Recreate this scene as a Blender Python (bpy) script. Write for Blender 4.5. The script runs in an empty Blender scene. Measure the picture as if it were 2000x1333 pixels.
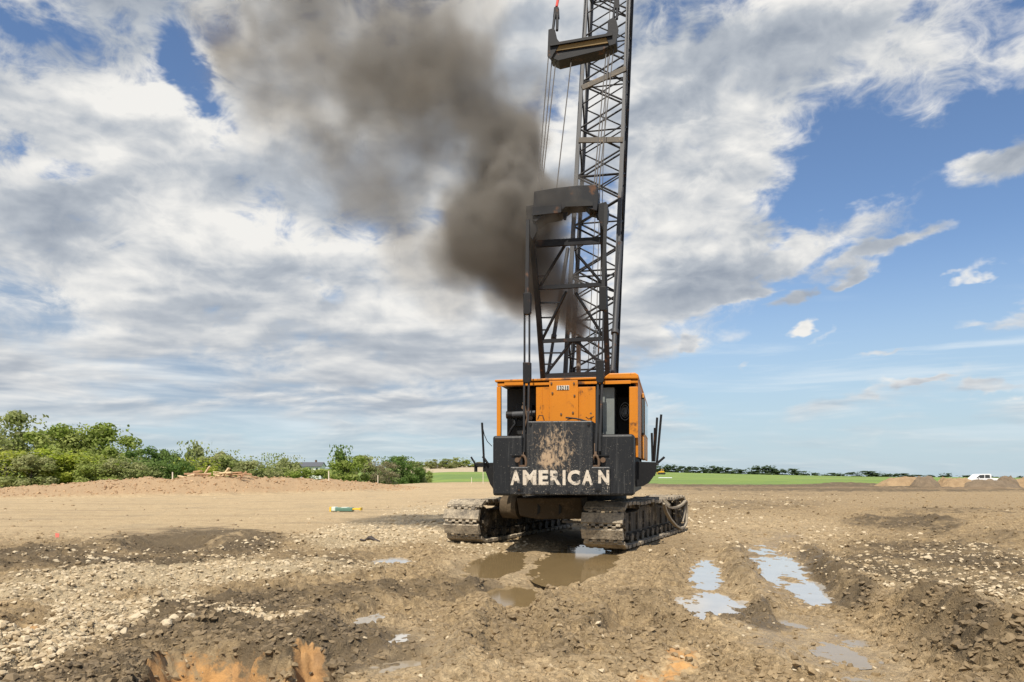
import bpy, math, random
import numpy as np
from mathutils import Vector, Matrix, Quaternion
R = math.radians
random.seed(7)
scene = bpy.context.scene
COL = scene.collection

# ------------------------------------------------------------------ camera
F, CX, HY, CAM_H = 1444.0, 1000.0, 925.0, 1.7       # focal length in photo pixels, optical axis, eye level, eye height
cam_d = bpy.data.cameras.new('camera')
cam = bpy.data.objects.new('camera', cam_d); COL.objects.link(cam)
cam.location = (0, 0, CAM_H); cam.rotation_euler = (R(90), 0, 0)
cam_d.sensor_width = 36.0; cam_d.lens = 36.0*F/2000.0
cam_d.shift_y = (HY-666.5)/2000.0
cam_d.clip_start = 0.1; cam_d.clip_end = 9000
scene.camera = cam

# ------------------------------------------------------------------ colour management, render settings
scene.view_settings.view_transform = 'Standard'
scene.view_settings.look = 'None'
scene.view_settings.exposure = 0.35
scene.view_settings.gamma = 1
scene.view_settings.use_curve_mapping = False
scene.render.engine = 'CYCLES'
cy = scene.cycles
cy.max_bounces = 6; cy.diffuse_bounces = 3; cy.glossy_bounces = 3
cy.transparent_max_bounces = 8; cy.volume_bounces = 2; cy.volume_step_rate = 2.0
cy.use_denoising = True
cy.sample_clamp_indirect = 8

SUN_EL, SUN_AZ = 57.0, 193.0                       # azimuth clockwise from the viewing direction
SDIR = Vector((math.sin(R(SUN_AZ))*math.cos(R(SUN_EL)), math.cos(R(SUN_AZ))*math.cos(R(SUN_EL)), math.sin(R(SUN_EL))))

# ------------------------------------------------------------------ node helper
class NB:
    def __init__(s, nt): s.nt = nt
    def node(s, t, **kw):
        n = s.nt.nodes.new(t)
        for k, v in kw.items(): setattr(n, k, v)
        return n
    def put(s, sock, v):
        if v is None: return
        if isinstance(v, bpy.types.NodeSocket): s.nt.links.new(v, sock)
        else:
            if sock.type == 'RGBA' and hasattr(v, '__len__') and len(v) == 3: v = tuple(v)+(1.0,)
            if sock.type == 'VECTOR' and not hasattr(v, '__len__'): v = (v, v, v)
            sock.default_value = v
    def m(s, op, a, b=None, c=None, clamp=False):
        n = s.node('ShaderNodeMath', operation=op, use_clamp=clamp)
        s.put(n.inputs[0], a); s.put(n.inputs[1], b); s.put(n.inputs[2], c)
        return n.outputs[0]
    def v(s, op, a, b=None):
        n = s.node('ShaderNodeVectorMath', operation=op)
        s.put(n.inputs[0], a)
        if op == 'SCALE': s.put(n.inputs['Scale'], b)
        else: s.put(n.inputs[1], b)
        return n.outputs['Value'] if op in ('LENGTH', 'DOT_PRODUCT', 'DISTANCE') else n.outputs[0]
    def rng(s, val, a, b, c=0.0, d=1.0, kind='SMOOTHSTEP'):
        n = s.node('ShaderNodeMapRange', interpolation_type=kind, clamp=True)
        for i, q in enumerate((val, a, b, c, d)): s.put(n.inputs[i], q)
        return n.outputs[0]
    def mix(s, f, a, b, blend='MIX'):
        n = s.node('ShaderNodeMix', data_type='RGBA', blend_type=blend)
        s.put(n.inputs[0], f); s.put(n.inputs[6], a); s.put(n.inputs[7], b)
        return n.outputs[2]
    def noise(s, vec, scale, detail=4, rough=0.55, dist=0.0, lac=2.0, out=0):
        n = s.node('ShaderNodeTexNoise')
        s.put(n.inputs['Vector'], vec); s.put(n.inputs['Scale'], scale); s.put(n.inputs['Detail'], detail)
        s.put(n.inputs['Roughness'], rough); s.put(n.inputs['Distortion'], dist); s.put(n.inputs['Lacunarity'], lac)
        return n.outputs[out]
    def xyz(s, x, y, z):
        n = s.node('ShaderNodeCombineXYZ')
        for i, q in enumerate((x, y, z)): s.put(n.inputs[i], q)
        return n.outputs[0]
    def sep(s, v):
        n = s.node('ShaderNodeSeparateXYZ'); s.put(n.inputs[0], v)
        return n.outputs
    def attr(s, name):
        n = s.node('ShaderNodeAttribute', attribute_name=name)
        return n.outputs['Fac']

# ------------------------------------------------------------------ sky: daylight with a broken cloud deck
world = bpy.data.worlds.new('World'); scene.world = world
world.use_nodes = True
wt = world.node_tree; wt.nodes.clear()
b = NB(wt)
sky = b.node('ShaderNodeTexSky', sky_type='NISHITA', sun_disc=False)
sky.sun_elevation = R(SUN_EL); sky.sun_rotation = R(SUN_AZ)
sky.air_density = 1.0; sky.dust_density = 0.6; sky.ozone_density = 2.2; sky.altitude = 250
tc = b.node('ShaderNodeTexCoord')
d = b.v('NORMALIZE', tc.outputs['Generated'])
dx, dy, dz = b.sep(d)
zc = b.m('MAXIMUM', dz, 0.0)
inv = b.m('DIVIDE', 1.0, b.m('ADD', zc, 0.13))
pl = b.xyz(b.m('MULTIPLY', dx, inv), b.m('MULTIPLY', dy, inv), 0.0)          # the cloud deck, seen in perspective
az = b.m('MULTIPLY', b.m('ARCTAN2', dx, dy), 57.2958)
el = b.m('MULTIPLY', b.m('ARCSINE', zc), 57.2958)
sph = b.xyz(b.m('MULTIPLY', az, 0.045), b.m('MULTIPLY', el, 0.075), 2.7)     # billows that rise above the deck
def field(off_pl, off_sph, detail, rough):
    a = b.noise(b.v('ADD', pl, off_pl), 1.15, detail, rough, 0.35)
    c = b.noise(b.v('ADD', sph, off_sph), 1.9, detail, rough, 0.25)
    w = b.rng(el, 6, 16)
    n = b.node('ShaderNodeMix', data_type='FLOAT')
    b.put(n.inputs[0], b.m('MULTIPLY_ADD', w, 0.66, 0.22)); b.put(n.inputs[2], a); b.put(n.inputs[3], c)
    return n.outputs[0]
n0 = field((3.1, 1.7, 0), (0, 0, 0), 9, 0.54)
s0 = field((3.1, 1.7, 0), (0, 0, 0), 4.5, 0.5)
s1 = field((3.1, 1.62, 0), (-0.03, 0.085, 0), 4.5, 0.5)
wv = b.noise(sph, 2.2, 5, 0.6, 0, out=1)
A = b.v('ADD', b.xyz(az, el, 0.0), b.v('MULTIPLY', b.v('SUBTRACT', wv, (0.5, 0.5, 0.5)), (11, 8, 0)))
def bank(px, py, w, h, weight, rot=0.0):
    """a cloud bank (or a gap, if negative) at a compass direction and elevation"""
    a_ = math.degrees(math.atan((px-CX)/F)); e_ = math.degrees(math.atan((HY-py)/math.hypot(F, px-CX)))
    k = math.cos(R(a_))**2
    v_ = b.v('SUBTRACT', A, (a_, e_, 0))
    if rot:
        n = b.node('ShaderNodeVectorRotate', rotation_type='Z_AXIS'); b.put(n.inputs['Vector'], v_); n.inputs['Angle'].default_value = R(-rot)
        v_ = n.outputs[0]
    v_ = b.v('MULTIPLY', v_, (F/(w*57.3*k), F/(h*57.3), 0))
    return b.m('MULTIPLY', b.rng(b.v('LENGTH', v_), 1.0, 0.15), weight)
def total(lst):
    t = None
    for q in lst:
        k = bank(*q); t = k if t is None else b.m('ADD', t, k)
    return t
cover = total([
    (370, 160, 85, 100, -0.29, 40), (470, 50, 110, 70, -0.13), (130, 325, 130, 40, -0.16), (640, 575, 90, 28, -0.14),
    (1670, 365, 250, 95, -0.32, 14), (1900, 400, 150, 70, -0.30, 14), (1560, 700, 420, 95, -0.34, 8), (1880, 600, 300, 120, -0.30), (1930, 215, 150, 80, -0.26, 20),
    (1330, 290, 75, 45, -0.20), (1560, 360, 60, 35, -0.14), (1760, 20, 60, 40, -0.20), (70, 15, 150, 35, -0.12), (560, -60, 160, 60, -.1),
    (250, 250, 330, 160, 0.14), (300, 480, 500, 190, 0.16), (1320, 440, 190, 190, 0.22), (1500, 150, 460, 190, 0.24, 18), (1380, 540, 240, 80, 0.22, 20), (1600, 455, 240, 48, 0.26, 14),
    (800, 250, 400, 300, 0.14), (850, 620, 260, 100, 0.12), (1960, 320, 190, 60, 0.30, 25),
    (1720, 490, 200, 24, 0.26, 12), (1640, 650, 110, 18, 0.26, 18), (1940, 640, 110, 24, 0.22, 8), (1930, 750, 120, 14, 0.20, 4),
    (1540, 575, 70, 24, 0.28, 14), (1370, 665, 40, 20, 0.22, 20), (1580, 632, 50, 24, 0.36, 10), (1850, 640, 90, 20, .34, 8), (1450, 560, 70, 26, .3, 12), (1740, 690, 90, 16, .30, 6), (1900, 545, 100, 20, .34, 16), (1660, 540, 70, 18, .32, 12), (1480, 700, 60, 14, .26, 4), (1800, 740, 110, 12, .24, 4)])
base_cov = b.rng(az, 8, 22, 0.085, 0.0)
puff = b.m('ABSOLUTE', b.m('SUBTRACT', b.noise(b.v('MULTIPLY', sph, (1.0, 1.0, 1.0)), 6.5, 6, 0.6, 0.5), 0.5))
puff = b.m('SUBTRACT', 0.10, puff)                                             # cauliflower folds
dens = b.m('ADD', b.m('ADD', b.m('ADD', n0, cover), base_cov), b.m('MULTIPLY', puff, b.rng(el, 5, 14, 0.15, 0.55)))
edge = b.rng(az, 6, 24, 0.645, 0.71)
mask = b.rng(dens, 0.455, edge)
thick = b.rng(dens, 0.50, 0.85)
relief = b.m('MULTIPLY', b.m('SUBTRACT', s0, s1), 4.2)                    # sunward sides bright, bellies grey
crisp = b.m('MULTIPLY', b.m('SUBTRACT', n0, s0), 3.0)
grey_big = b.noise(b.v('MULTIPLY', pl, (0.7, 1.4, 1)), 1.5, 4, 0.5)
gb = b.rng(grey_big, 0.40, 0.64)
light = b.m('SUBTRACT', b.m('ADD', b.m('ADD', 0.86, b.m('ADD', b.m('MULTIPLY', puff, b.rng(el, 5, 14, 0.2, 1.5)), b.m('ADD', relief, crisp))), b.m('MULTIPLY', thick, -0.26)), b.m('MULTIPLY', gb, 0.36))
light = b.m('ADD', light, total([(270, 190, 170, 130, 0.22), (420, 400, 330, 80, 0.22), (1300, 400, 120, 120, 0.35), (860, 620, 120, 70, 0.30), (300, 560, 300, 40, 0.12),
                                 (120, 450, 250, 95, -0.42), (130, 110, 260, 100, -0.24), (420, 260, 200, 60, -0.12), (300, 660, 600, 50, -0.22), (480, 560, 260, 40, -0.15), (1400, 130, 300, 130, -0.20), (1370, 520, 160, 70, -0.20), (650, 520, 200, 40, -0.16)]))
light = b.m('MINIMUM', b.m('MAXIMUM', light, 0.0), 1.0)
ramp = b.node('ShaderNodeValToRGB')
cr = ramp.color_ramp
cr.elements[0].position = 0.0; cr.elements[0].color = (2.5, 2.85, 3.4, 1)
cr.elements[1].position = 1.0; cr.elements[1].color = (7.0, 6.9, 6.65, 1)
e = cr.elements.new(0.45); e.color = (3.8, 4.1, 4.5, 1)
b.put(ramp.inputs[0], light)
skycol = b.mix(1.0, sky.outputs[0], (0.90, 0.97, 1.06), 'MULTIPLY')
lowhaze = b.rng(el, 17, 0)
skycol = b.mix(b.m('MULTIPLY', lowhaze, 0.85), skycol, (3.9, 4.95, 5.65))
sv = b.noise(b.xyz(b.m('MULTIPLY', az, 0.035), b.m('MULTIPLY', el, 0.42), 9.0), 1.5, 6, 0.55, 0.4)
west = b.rng(az, 14, 0)
sheet = b.m('MULTIPLY', b.m('MULTIPLY', b.rng(el, 2, 6), b.rng(el, 20, 12)), west)            # the grey flat sheets low in the west
skycol = b.mix(b.m('MULTIPLY', sheet, 0.75), skycol, b.mix(b.rng(sv, 0.40, 0.66), (2.5, 3.2, 4.2), (5.6, 5.8, 6.0)))
streak = b.m('MULTIPLY', b.rng(sv, 0.52, 0.72), b.m('MULTIPLY', b.rng(el, 1.0, 4), b.rng(el, 14, 8)))
skycol = b.mix(b.m('MULTIPLY', streak, 0.55), skycol, (6.2, 6.8, 7.2))
mask = b.m('MULTIPLY', mask, b.rng(el, 1.0, 7, 0.25, 1.0))
col = b.mix(mask, skycol, ramp.outputs[0])
col = b.mix(b.rng(dz, -0.002, -0.03), col, (1.6, 1.5, 1.3))
bg = b.node('ShaderNodeBackground'); b.put(bg.inputs[0], col); bg.inputs[1].default_value = 0.1
wo = b.node('ShaderNodeOutputWorld'); wt.links.new(bg.outputs[0], wo.inputs[0])

# ------------------------------------------------------------------ sun
sl = bpy.data.lights.new('sun', 'SUN'); sl.energy = 4.6; sl.angle = R(0.53); sl.color = (1.0, 0.93, 0.82)
so = bpy.data.objects.new('sun', sl); COL.objects.link(so)
so.rotation_euler = SDIR.to_track_quat('Z', 'Y').to_euler(); so.location = (20, -30, 40)

# ------------------------------------------------------------------ noise in numpy
def _hash(ix, iy, iz, seed):
    h = (ix.astype(np.uint32)*np.uint32(374761393) + iy.astype(np.uint32)*np.uint32(668265263)
         + iz.astype(np.uint32)*np.uint32(2147483647) + np.uint32((seed*3266489917) & 0xffffffff))
    h = (h ^ (h >> np.uint32(13)))*np.uint32(1274126177)
    h = (h ^ (h >> np.uint32(16)))*np.uint32(2246822519)
    return h ^ (h >> np.uint32(15))
def perlin2(x, y, seed=0):
    x = np.asarray(x, dtype=np.float64); y = np.asarray(y, dtype=np.float64)
    fx, fy = np.floor(x), np.floor(y); ix, iy = fx.astype(np.int64), fy.astype(np.int64)
    tx, ty = x-fx, y-fy
    z = np.zeros_like(ix)
    def g(ox, oy):
        a = _hash(ix+ox, iy+oy, z, seed).astype(np.float64)*(2*math.pi/4294967296.0)
        return np.cos(a)*(tx-ox)+np.sin(a)*(ty-oy)
    u, v = tx*tx*tx*(tx*(tx*6-15)+10), ty*ty*ty*(ty*(ty*6-15)+10)
    a = g(0, 0); a = a+u*(g(1, 0)-a)
    c = g(0, 1); c = c+u*(g(1, 1)-c)
    return (a+v*(c-a))*1.42
def fbm2(x, y, octv=4, seed=0, gain=0.5, lac=2.03):
    t = 0; a = 1.0; n = 0
    for k in range(octv):
        t = t+a*perlin2(x, y, seed+k*17); n += a; a *= gain; x = x*lac+3.7; y = y*lac-1.3
    return t/n
def ridge2(x, y, octv=3, seed=0, gain=0.5):
    t = 0; a = 1.0; n = 0
    for k in range(octv):
        t = t+a*(1-np.abs(perlin2(x, y, seed+k*13))*1.8); n += a; a *= gain; x = x*2.1+1.1; y = y*2.1+5.2
    return t/n
def value3(x, y, z, seed=0):
    fx, fy, fz = np.floor(x), np.floor(y), np.floor(z)
    ix, iy, iz = fx.astype(np.int64), fy.astype(np.int64), fz.astype(np.int64)
    u, v, w = x-fx, y-fy, z-fz
    u, v, w = u*u*(3-2*u), v*v*(3-2*v), w*w*(3-2*w)
    def h(a, b_, c): return _hash(ix+a, iy+b_, iz+c, seed).astype(np.float32)/np.float32(4294967296.0)
    def l(a, b_, t): return a+(b_-a)*t
    return l(l(l(h(0,0,0), h(1,0,0), u), l(h(0,1,0), h(1,1,0), u), v), l(l(h(0,0,1), h(1,0,1), u), l(h(0,1,1), h(1,1,1), u), v), w)
def clods2(x, y, seed=0):
    """broken clods: raised cells with creases between them"""
    fx, fy = np.floor(x), np.floor(y); ix, iy = fx.astype(np.int64), fy.astype(np.int64); z = np.zeros_like(ix)
    f1 = np.full(x.shape, 9.0); f2 = np.full(x.shape, 9.0); hh = np.zeros(x.shape)
    for ox in (-1, 0, 1):
        for oy in (-1, 0, 1):
            a = _hash(ix+ox, iy+oy, z, seed).astype(np.float64)/4294967296.0; c = _hash(ix+ox, iy+oy, z, seed+5).astype(np.float64)/4294967296.0
            d_ = np.hypot(fx+ox+a-x, fy+oy+c-y); k = d_ < f1
            f2 = np.where(k, f1, np.minimum(f2, d_)); hh = np.where(k, (a*7.13+c*3.7) % 1.0, hh); f1 = np.where(k, d_, f1)
    return (.15+.85*hh)*np.clip((f2-f1)*1.25, 0, 1)**.65
def sstep(a, b_, x):
    t = np.clip((x-a)/(b_-a), 0, 1); return t*t*(3-2*t)

# ------------------------------------------------------------------ mesh helpers
def big_mesh(name, verts, faces, mats=(), smooth=True, parent=None):
    """a mesh from numpy arrays, faces all of one size"""
    me = bpy.data.meshes.new(name)
    verts = np.asarray(verts, dtype=np.float32); faces = np.asarray(faces, dtype=np.int32)
    n, k = faces.shape
    me.vertices.add(len(verts)); me.vertices.foreach_set('co', verts.ravel())
    me.loops.add(n*k); me.loops.foreach_set('vertex_index', faces.ravel())
    me.polygons.add(n); me.polygons.foreach_set('loop_start', np.arange(0, n*k, k, dtype=np.int32))
    try: me.polygons.foreach_set('loop_total', np.full(n, k, dtype=np.int32))
    except Exception: pass
    me.polygons.foreach_set('use_smooth', np.full(n, smooth, dtype=bool))
    me.update(calc_edges=True)
    for m_ in mats: me.materials.append(m_)
    o = bpy.data.objects.new(name, me); COL.objects.link(o)
    if parent: o.parent = parent
    return o
def set_attr(o, name, arr):
    a = o.data.attributes.new(name, 'FLOAT', 'POINT'); a.data.foreach_set('value', np.asarray(arr, dtype=np.float32))

class MB:
    """collects solids and links them as ONE mesh object"""
    def __init__(s): s.v = []; s.f = []; s.sm = []
    def add(s, vs, fs, smooth=False):
        o = len(s.v); s.v += [tuple(q) for q in vs]; s.f += [tuple(i+o for i in q) for q in fs]; s.sm += [smooth]*len(fs)
        return s
    def box(s, c, size, rot=None):
        c = Vector(c); x, y, z = (q/2 for q in size)
        vs = [Vector((a*x, b_*y, d_*z)) for d_ in (-1, 1) for b_ in (-1, 1) for a in (-1, 1)]
        if rot is not None: vs = [rot @ q for q in vs]
        return s.add([c+q for q in vs], [(0,2,3,1), (4,5,7,6), (0,1,5,4), (2,6,7,3), (0,4,6,2), (1,3,7,5)])
    def hexa(s, p8): return s.add(p8, [(0,2,3,1), (4,5,7,6), (0,1,5,4), (2,6,7,3), (0,4,6,2), (1,3,7,5)])
    def beam(s, p0, p1, w, h, up=(0, 0, 1)):
        p0, p1 = Vector(p0), Vector(p1); t = (p1-p0).normalized(); u = Vector(up)
        sd = t.cross(u)
        if sd.length < 1e-4: sd = t.cross(Vector((0, 1, 0)))
        sd.normalize(); u = sd.cross(t)
        vs = [q+sd*a*w/2+u*c*h/2 for q in (p0, p1) for c in (-1, 1) for a in (-1, 1)]
        return s.add(vs, [(0,1,3,2), (4,6,7,5), (0,4,5,1), (2,3,7,6), (0,2,6,4), (1,5,7,3)])
    def tube(s, p0, p1, r0, r1=None, n=10, caps=True):
        return s.path([p0, p1], [r0, r0 if r1 is None else r1], n, caps)
    def path(s, pts, rad, n=8, caps=True, smooth=True):
        pts = [Vector(p) for p in pts]
        if not hasattr(rad, '__len__'): rad = [rad]*len(pts)
        vs = []; t0 = (pts[1]-pts[0]).normalized()
        ref = Vector((0, 0, 1)) if abs(t0.z) < .9 else Vector((1, 0, 0))
        sd = t0.cross(ref).normalized()
        for i, p in enumerate(pts):
            t = (pts[min(i+1, len(pts)-1)]-pts[max(i-1, 0)]).normalized()
            sd = (sd-t*sd.dot(t)).normalized(); u = t.cross(sd)
            for k in range(n):
                a = 2*math.pi*k/n; vs.append(p+(sd*math.cos(a)+u*math.sin(a))*rad[i])
        fs = [(i*n+k, i*n+(k+1) % n, (i+1)*n+(k+1) % n, (i+1)*n+k) for i in range(len(pts)-1) for k in range(n)]
        s.add(vs, fs, smooth)
        if caps:
            m_ = len(pts)-1
            s.add(vs[:n], [tuple(range(n-1, -1, -1))]); s.add(vs[m_*n:], [tuple(range(n))])
        return s
    def prism(s, poly, off):
        """poly: planar loop of 3D points; off: extrusion vector"""
        poly = [Vector(p) for p in poly]; off = Vector(off); n = len(poly)
        nrm = Vector((0, 0, 0))
        for i in range(n): nrm += poly[i].cross(poly[(i+1) % n])
        if nrm.dot(off) > 0: poly = poly[::-1]
        vs = poly+[p+off for p in poly]
        return s.add(vs, [tuple(range(n)), tuple(range(2*n-1, n-1, -1))]+[((i+1) % n, i, n+i, n+(i+1) % n) for i in range(n)])
    def disc(s, c, axis, r, h, n=16, prof=None):
        c = Vector(c); a = Vector(axis).normalized()
        prof = prof or [(r, -h/2), (r, h/2)]
        pts = [c+a*q[1] for q in prof]
        ref = Vector((0, 0, 1)) if abs(a.z) < .9 else Vector((1, 0, 0))
        sd = a.cross(ref).normalized(); u = a.cross(sd); vs = []
        for (rr, hh) in prof:
            for k in range(n):
                t = 2*math.pi*k/n; vs.append(c+a*hh+(sd*math.cos(t)+u*math.sin(t))*rr)
        m_ = len(prof)
        fs = [(i*n+k, i*n+(k+1) % n, (i+1)*n+(k+1) % n, (i+1)*n+k) for i in range(m_-1) for k in range(n)]
        fs += [tuple(range(n-1, -1, -1)), tuple((m_-1)*n+k for k in range(n))]
        return s.add(vs, fs)
    def mesh(s, name, mat):
        me = bpy.data.meshes.new(name); me.from_pydata(s.v, [], s.f)
        me.polygons.foreach_set('use_smooth', s.sm); me.materials.append(mat); me.update()
        return me
    def build(s, name, mat, parent=None, bevel=0.0, label=None):
        o = bpy.data.objects.new(name, s.mesh(name, mat)); COL.objects.link(o)
        if parent is not None: o.parent = parent
        if bevel:
            md = o.modifiers.new('bevel', 'BEVEL'); md.width = bevel; md.segments = 2; md.limit_method = 'ANGLE'; md.angle_limit = R(40)
        if label: o['label'] = label
        return o
def empty(name, loc=(0, 0, 0), rz=0.0):
    o = bpy.data.objects.new(name, None); o.location = loc; o.rotation_euler = (0, 0, rz); o.empty_display_size = .3
    COL.objects.link(o); return o
def tag(o, label, cat, group=None):
    o['label'] = label; o['category'] = cat
    if group: o['group'] = group
    return o
def link_copy(o, parent=None, mw=None):
    c = o.copy(); COL.objects.link(c)
    if parent is not None: c.parent = parent
    if mw is not None: c.matrix_local = mw
    return c
def copy_thing(o):
    c = o.copy(); COL.objects.link(c)
    for ch in o.children:
        k = ch.copy(); COL.objects.link(k); k.parent = c
        for g in ch.children:
            q = g.copy(); COL.objects.link(q); q.parent = k
    return c

# ------------------------------------------------------------------ materials
def new_mat(name):
    m_ = bpy.data.materials.new(name); m_.use_nodes = True
    nt = m_.node_tree; nt.nodes.clear(); b_ = NB(nt)
    out = b_.node('ShaderNodeOutputMaterial'); bs = b_.node('ShaderNodeBsdfPrincipled')
    nt.links.new(bs.outputs[0], out.inputs[0])
    return m_, b_, bs, out
def bump(b_, bs, h, strength=0.4, dist=0.02):
    n = b_.node('ShaderNodeBump'); n.inputs['Strength'].default_value = strength; n.inputs['Distance'].default_value = dist
    b_.put(n.inputs['Height'], h); b_.put(bs.inputs['Normal'], n.outputs[0])
def paint(name, colr, rough=0.5, dirt=(0.30, 0.23, 0.15), amt=0.35, streak=0.0, rust=0.0, scale=3.0, metal=0.0, streak_col=None, bmp=0.15):
    """weathered paint or steel: mud spatter, vertical run marks, rust patches, in object space"""
    m_, b_, bs, out = new_mat(name)
    tc_ = b_.node('ShaderNodeTexCoord'); oi = b_.node('ShaderNodeObjectInfo')
    p = b_.v('ADD', tc_.outputs['Object'], b_.v('SCALE', (17.0, 9.0, 5.0), oi.outputs['Random']))
    n1 = b_.noise(p, scale, 8, 0.65); n2 = b_.noise(p, scale*7, 5, 0.6); n3 = b_.noise(p, scale*0.6, 3, 0.5)
    c = b_.mix(b_.m('MULTIPLY', n3, 0.5), colr, tuple(q*0.7 for q in colr))
    if rust:
        c = b_.mix(b_.rng(n1, 0.66-rust*0.25, 0.72-rust*0.1), c, (0.10, 0.045, 0.02))
    if streak:
        sp = b_.v('MULTIPLY', p, (22, 22, 0.9)); ns = b_.noise(sp, 1.0, 5, 0.6)
        c = b_.mix(b_.m('MULTIPLY', b_.rng(ns, 0.52, 0.80), streak), c, streak_col or dirt)
    bs.inputs['Specular IOR Level'].default_value = .32
    chip = b_.rng(b_.noise(p, scale*15, 3, 0.6), 0.66, 0.71)
    c = b_.mix(b_.m('MULTIPLY', chip, min(.8, amt*3)), c, tuple(.5*q+.12 for q in dirt))
    f = b_.rng(b_.m('ADD', b_.m('MULTIPLY', n1, 0.6), b_.m('MULTIPLY', n2, 0.4)), 0.68-amt*0.45, 0.74-amt*0.15)
    c = b_.mix(b_.m('MULTIPLY', f, min(1.0, 0.45+amt)), c, dirt)
    b_.put(bs.inputs['Base Color'], c); bs.inputs['Metallic'].default_value = metal
    b_.put(bs.inputs['Roughness'], b_.rng(f, 0, 1, rough, 0.92, 'LINEAR'))
    if bmp: bump(b_, bs, b_.m('ADD', n2, f), bmp, 0.01)
    return m_
def plain(name, colr, rough=0.6, var=0.25, scale=6.0, metal=0.0):
    m_, b_, bs, out = new_mat(name)
    tc_ = b_.node('ShaderNodeTexCoord'); oi = b_.node('ShaderNodeObjectInfo')
    p = b_.v('ADD', tc_.outputs['Object'], b_.v('SCALE', (11.0, 7.0, 3.0), oi.outputs['Random']))
    n = b_.noise(p, scale, 5, 0.6)
    b_.put(bs.inputs['Base Color'], b_.mix(n, tuple(q*(1+var) for q in colr), tuple(q*(1-var) for q in colr)))
    bs.inputs['Roughness'].default_value = rough; bs.inputs['Metallic'].default_value = metal
    return m_

# ------------------------------------------------------------------ the lie of the land
def gpt(px, py):                                     # a point of the flat site seen at this place of the photograph
    Y = F*CAM_H/(py-HY); return ((px-CX)/F*Y, Y)
def uv_of(X, Y):
    Yc = np.maximum(Y, 3.0); return CX+F*X/Yc, HY+F*CAM_H/Yc
def seg_dist(X, Y, pts):
    """distance to a polyline and the place along it (0..1)"""
    bd = np.full(X.shape, 1e9); bt = np.zeros(X.shape); n = len(pts)-1
    for i in range(n):
        (x0, y0), (x1, y1) = pts[i], pts[i+1]; ax, ay = x1-x0, y1-y0; L = ax*ax+ay*ay
        t = np.clip(((X-x0)*ax+(Y-y0)*ay)/L, 0, 1); dd = np.hypot(X-x0-t*ax, Y-y0-t*ay)
        k = dd < bd; bd = np.where(k, dd, bd); bt = np.where(k, (i+t)/n, bt)
    return bd, bt
def ell(U, V, px, py, w, h, rot=0.0, soft=0.45):
    c, s_ = math.cos(R(rot)), math.sin(R(rot)); a = U-px; e_ = V-py
    r = np.hypot((a*c+e_*s_)/w, (-a*s_+e_*c)/h)
    return 1-sstep(1-soft, 1+soft, r)
# puddles: where they lie, how large, level of the water, how muddy
PUDDLES = [  # px, py, w, h, rot, level, kind, sheet
    (1378, 1118, 30, 28, 10, -.080, 'sky', 0), (1392, 1172, 66, 24, 2, -.080, 'sky', 0), (1370, 1200, 22, 20, 0, -.080, 'sky', 0),
    (1498, 1078, 34, 20, 12, -.085, 'sky', 1), (1530, 1110, 56, 30, 24, -.085, 'sky', 1), (1580, 1148, 48, 22, 22, -.085, 'sky', 1),
    (968, 1097, 62, 22, -14, -.095, 'mud', 2), (1122, 1096, 78, 32, -8, -.085, 'mud', 3), (1000, 1152, 46, 18, 0, -.13, 'mud', 9),
    (762, 1095, 42, 9, -3, -.045, 'sky', 4), (716, 1208, 50, 13, -20, -.066, 'sky', 5), (790, 1238, 40, 9, -12, -.066, 'film', 5), (775, 1287, 66, 11, -10, -.072, 'film', 6),
    (1650, 1254, 66, 26, 14, -.075, 'film', 7), (1555, 1208, 40, 9, 10, -.07, 'film', 8), (1640, 1318, 90, 14, 8, -.075, 'film', 10)]
RUTS = [  # pixel polyline, half width m, depth m, lip m
    ([(1500, 1062), (1560, 1140), (1650, 1215)], 0.50, 0.10, 0.09), ([(1372, 1070), (1376, 1130), (1385, 1220)], 0.42, 0.09, 0.06),
    ([(960, 1130), (1010, 1165), (1000, 1290)], 0.30, 0.10, 0.08), ([(1100, 1085), (1040, 1140), (880, 1165)], 0.6, 0.12, 0.08),
    ([(1560, 1200), (1690, 1270), (1850, 1360)], 0.7, 0.07, 0.10), ([(700, 1335), (780, 1240), (900, 1190)], 0.55, 0.07, 0.09),
    ([(0, 1180), (250, 1190), (520, 1160), (820, 1130)], 0.35, 0.06, 0.06), ([(1690, 1000), (1850, 1035), (2050, 1085)], 0.7, 0.10, 0.10), ([(1560, 985), (1800, 1010), (2050, 1030)], 0.9, 0.08, 0.09),
    ([(1400, 1000), (1330, 1020), (1200, 1090)], 0.45, 0.06, 0.03)]
RIDGES = [  # pixel polyline, half width m, height m
    ([(-60, 1300), (120, 1235), (280, 1208), (420, 1214)], 0.42, 0.20), ([(-60, 1215), (180, 1140), (420, 1128), (760, 1118)], 0.60, 0.07),
    ([(120, 1088), (300, 1062), (470, 1050), (600, 1060)], 1.0, 0.06), ([(1760, 1215), (1850, 1245), (1960, 1300), (2080, 1330)], 0.38, 0.36),
    ([(400, 1195), (560, 1170), (740, 1165)], 0.40, 0.05), ([(1330, 940), (1600, 944), (1800, 952), (2050, 958)], 3.5, 0.25), ([(1250, 1195), (1260, 1225)], 0.45, 0.08), ([(1470, 1080), (1530, 1150), (1600, 1200)], 0.25, 0.04), ([(1620, 1110), (1720, 1190)], 0.4, 0.10),
    ([(820, 1150), (950, 1140)], 0.5, 0.07), ([(330, 1245), (560, 1235), (800, 1260)], 0.5, 0.08), ([(1400, 1200), (1460, 1185), (1560, 1240)], 0.35, 0.04)]
BERM = [(-300, 50, .30), (-60, 52, .50), (40, 54, .72), (200, 57, 1.08), (340, 60, 1.40), (480, 63, 1.42), (600, 68, 1.25), (720, 74, .75), (820, 80, .15)]
def lerp_tab(x, xs, ys): return np.interp(x, xs, ys)
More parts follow.
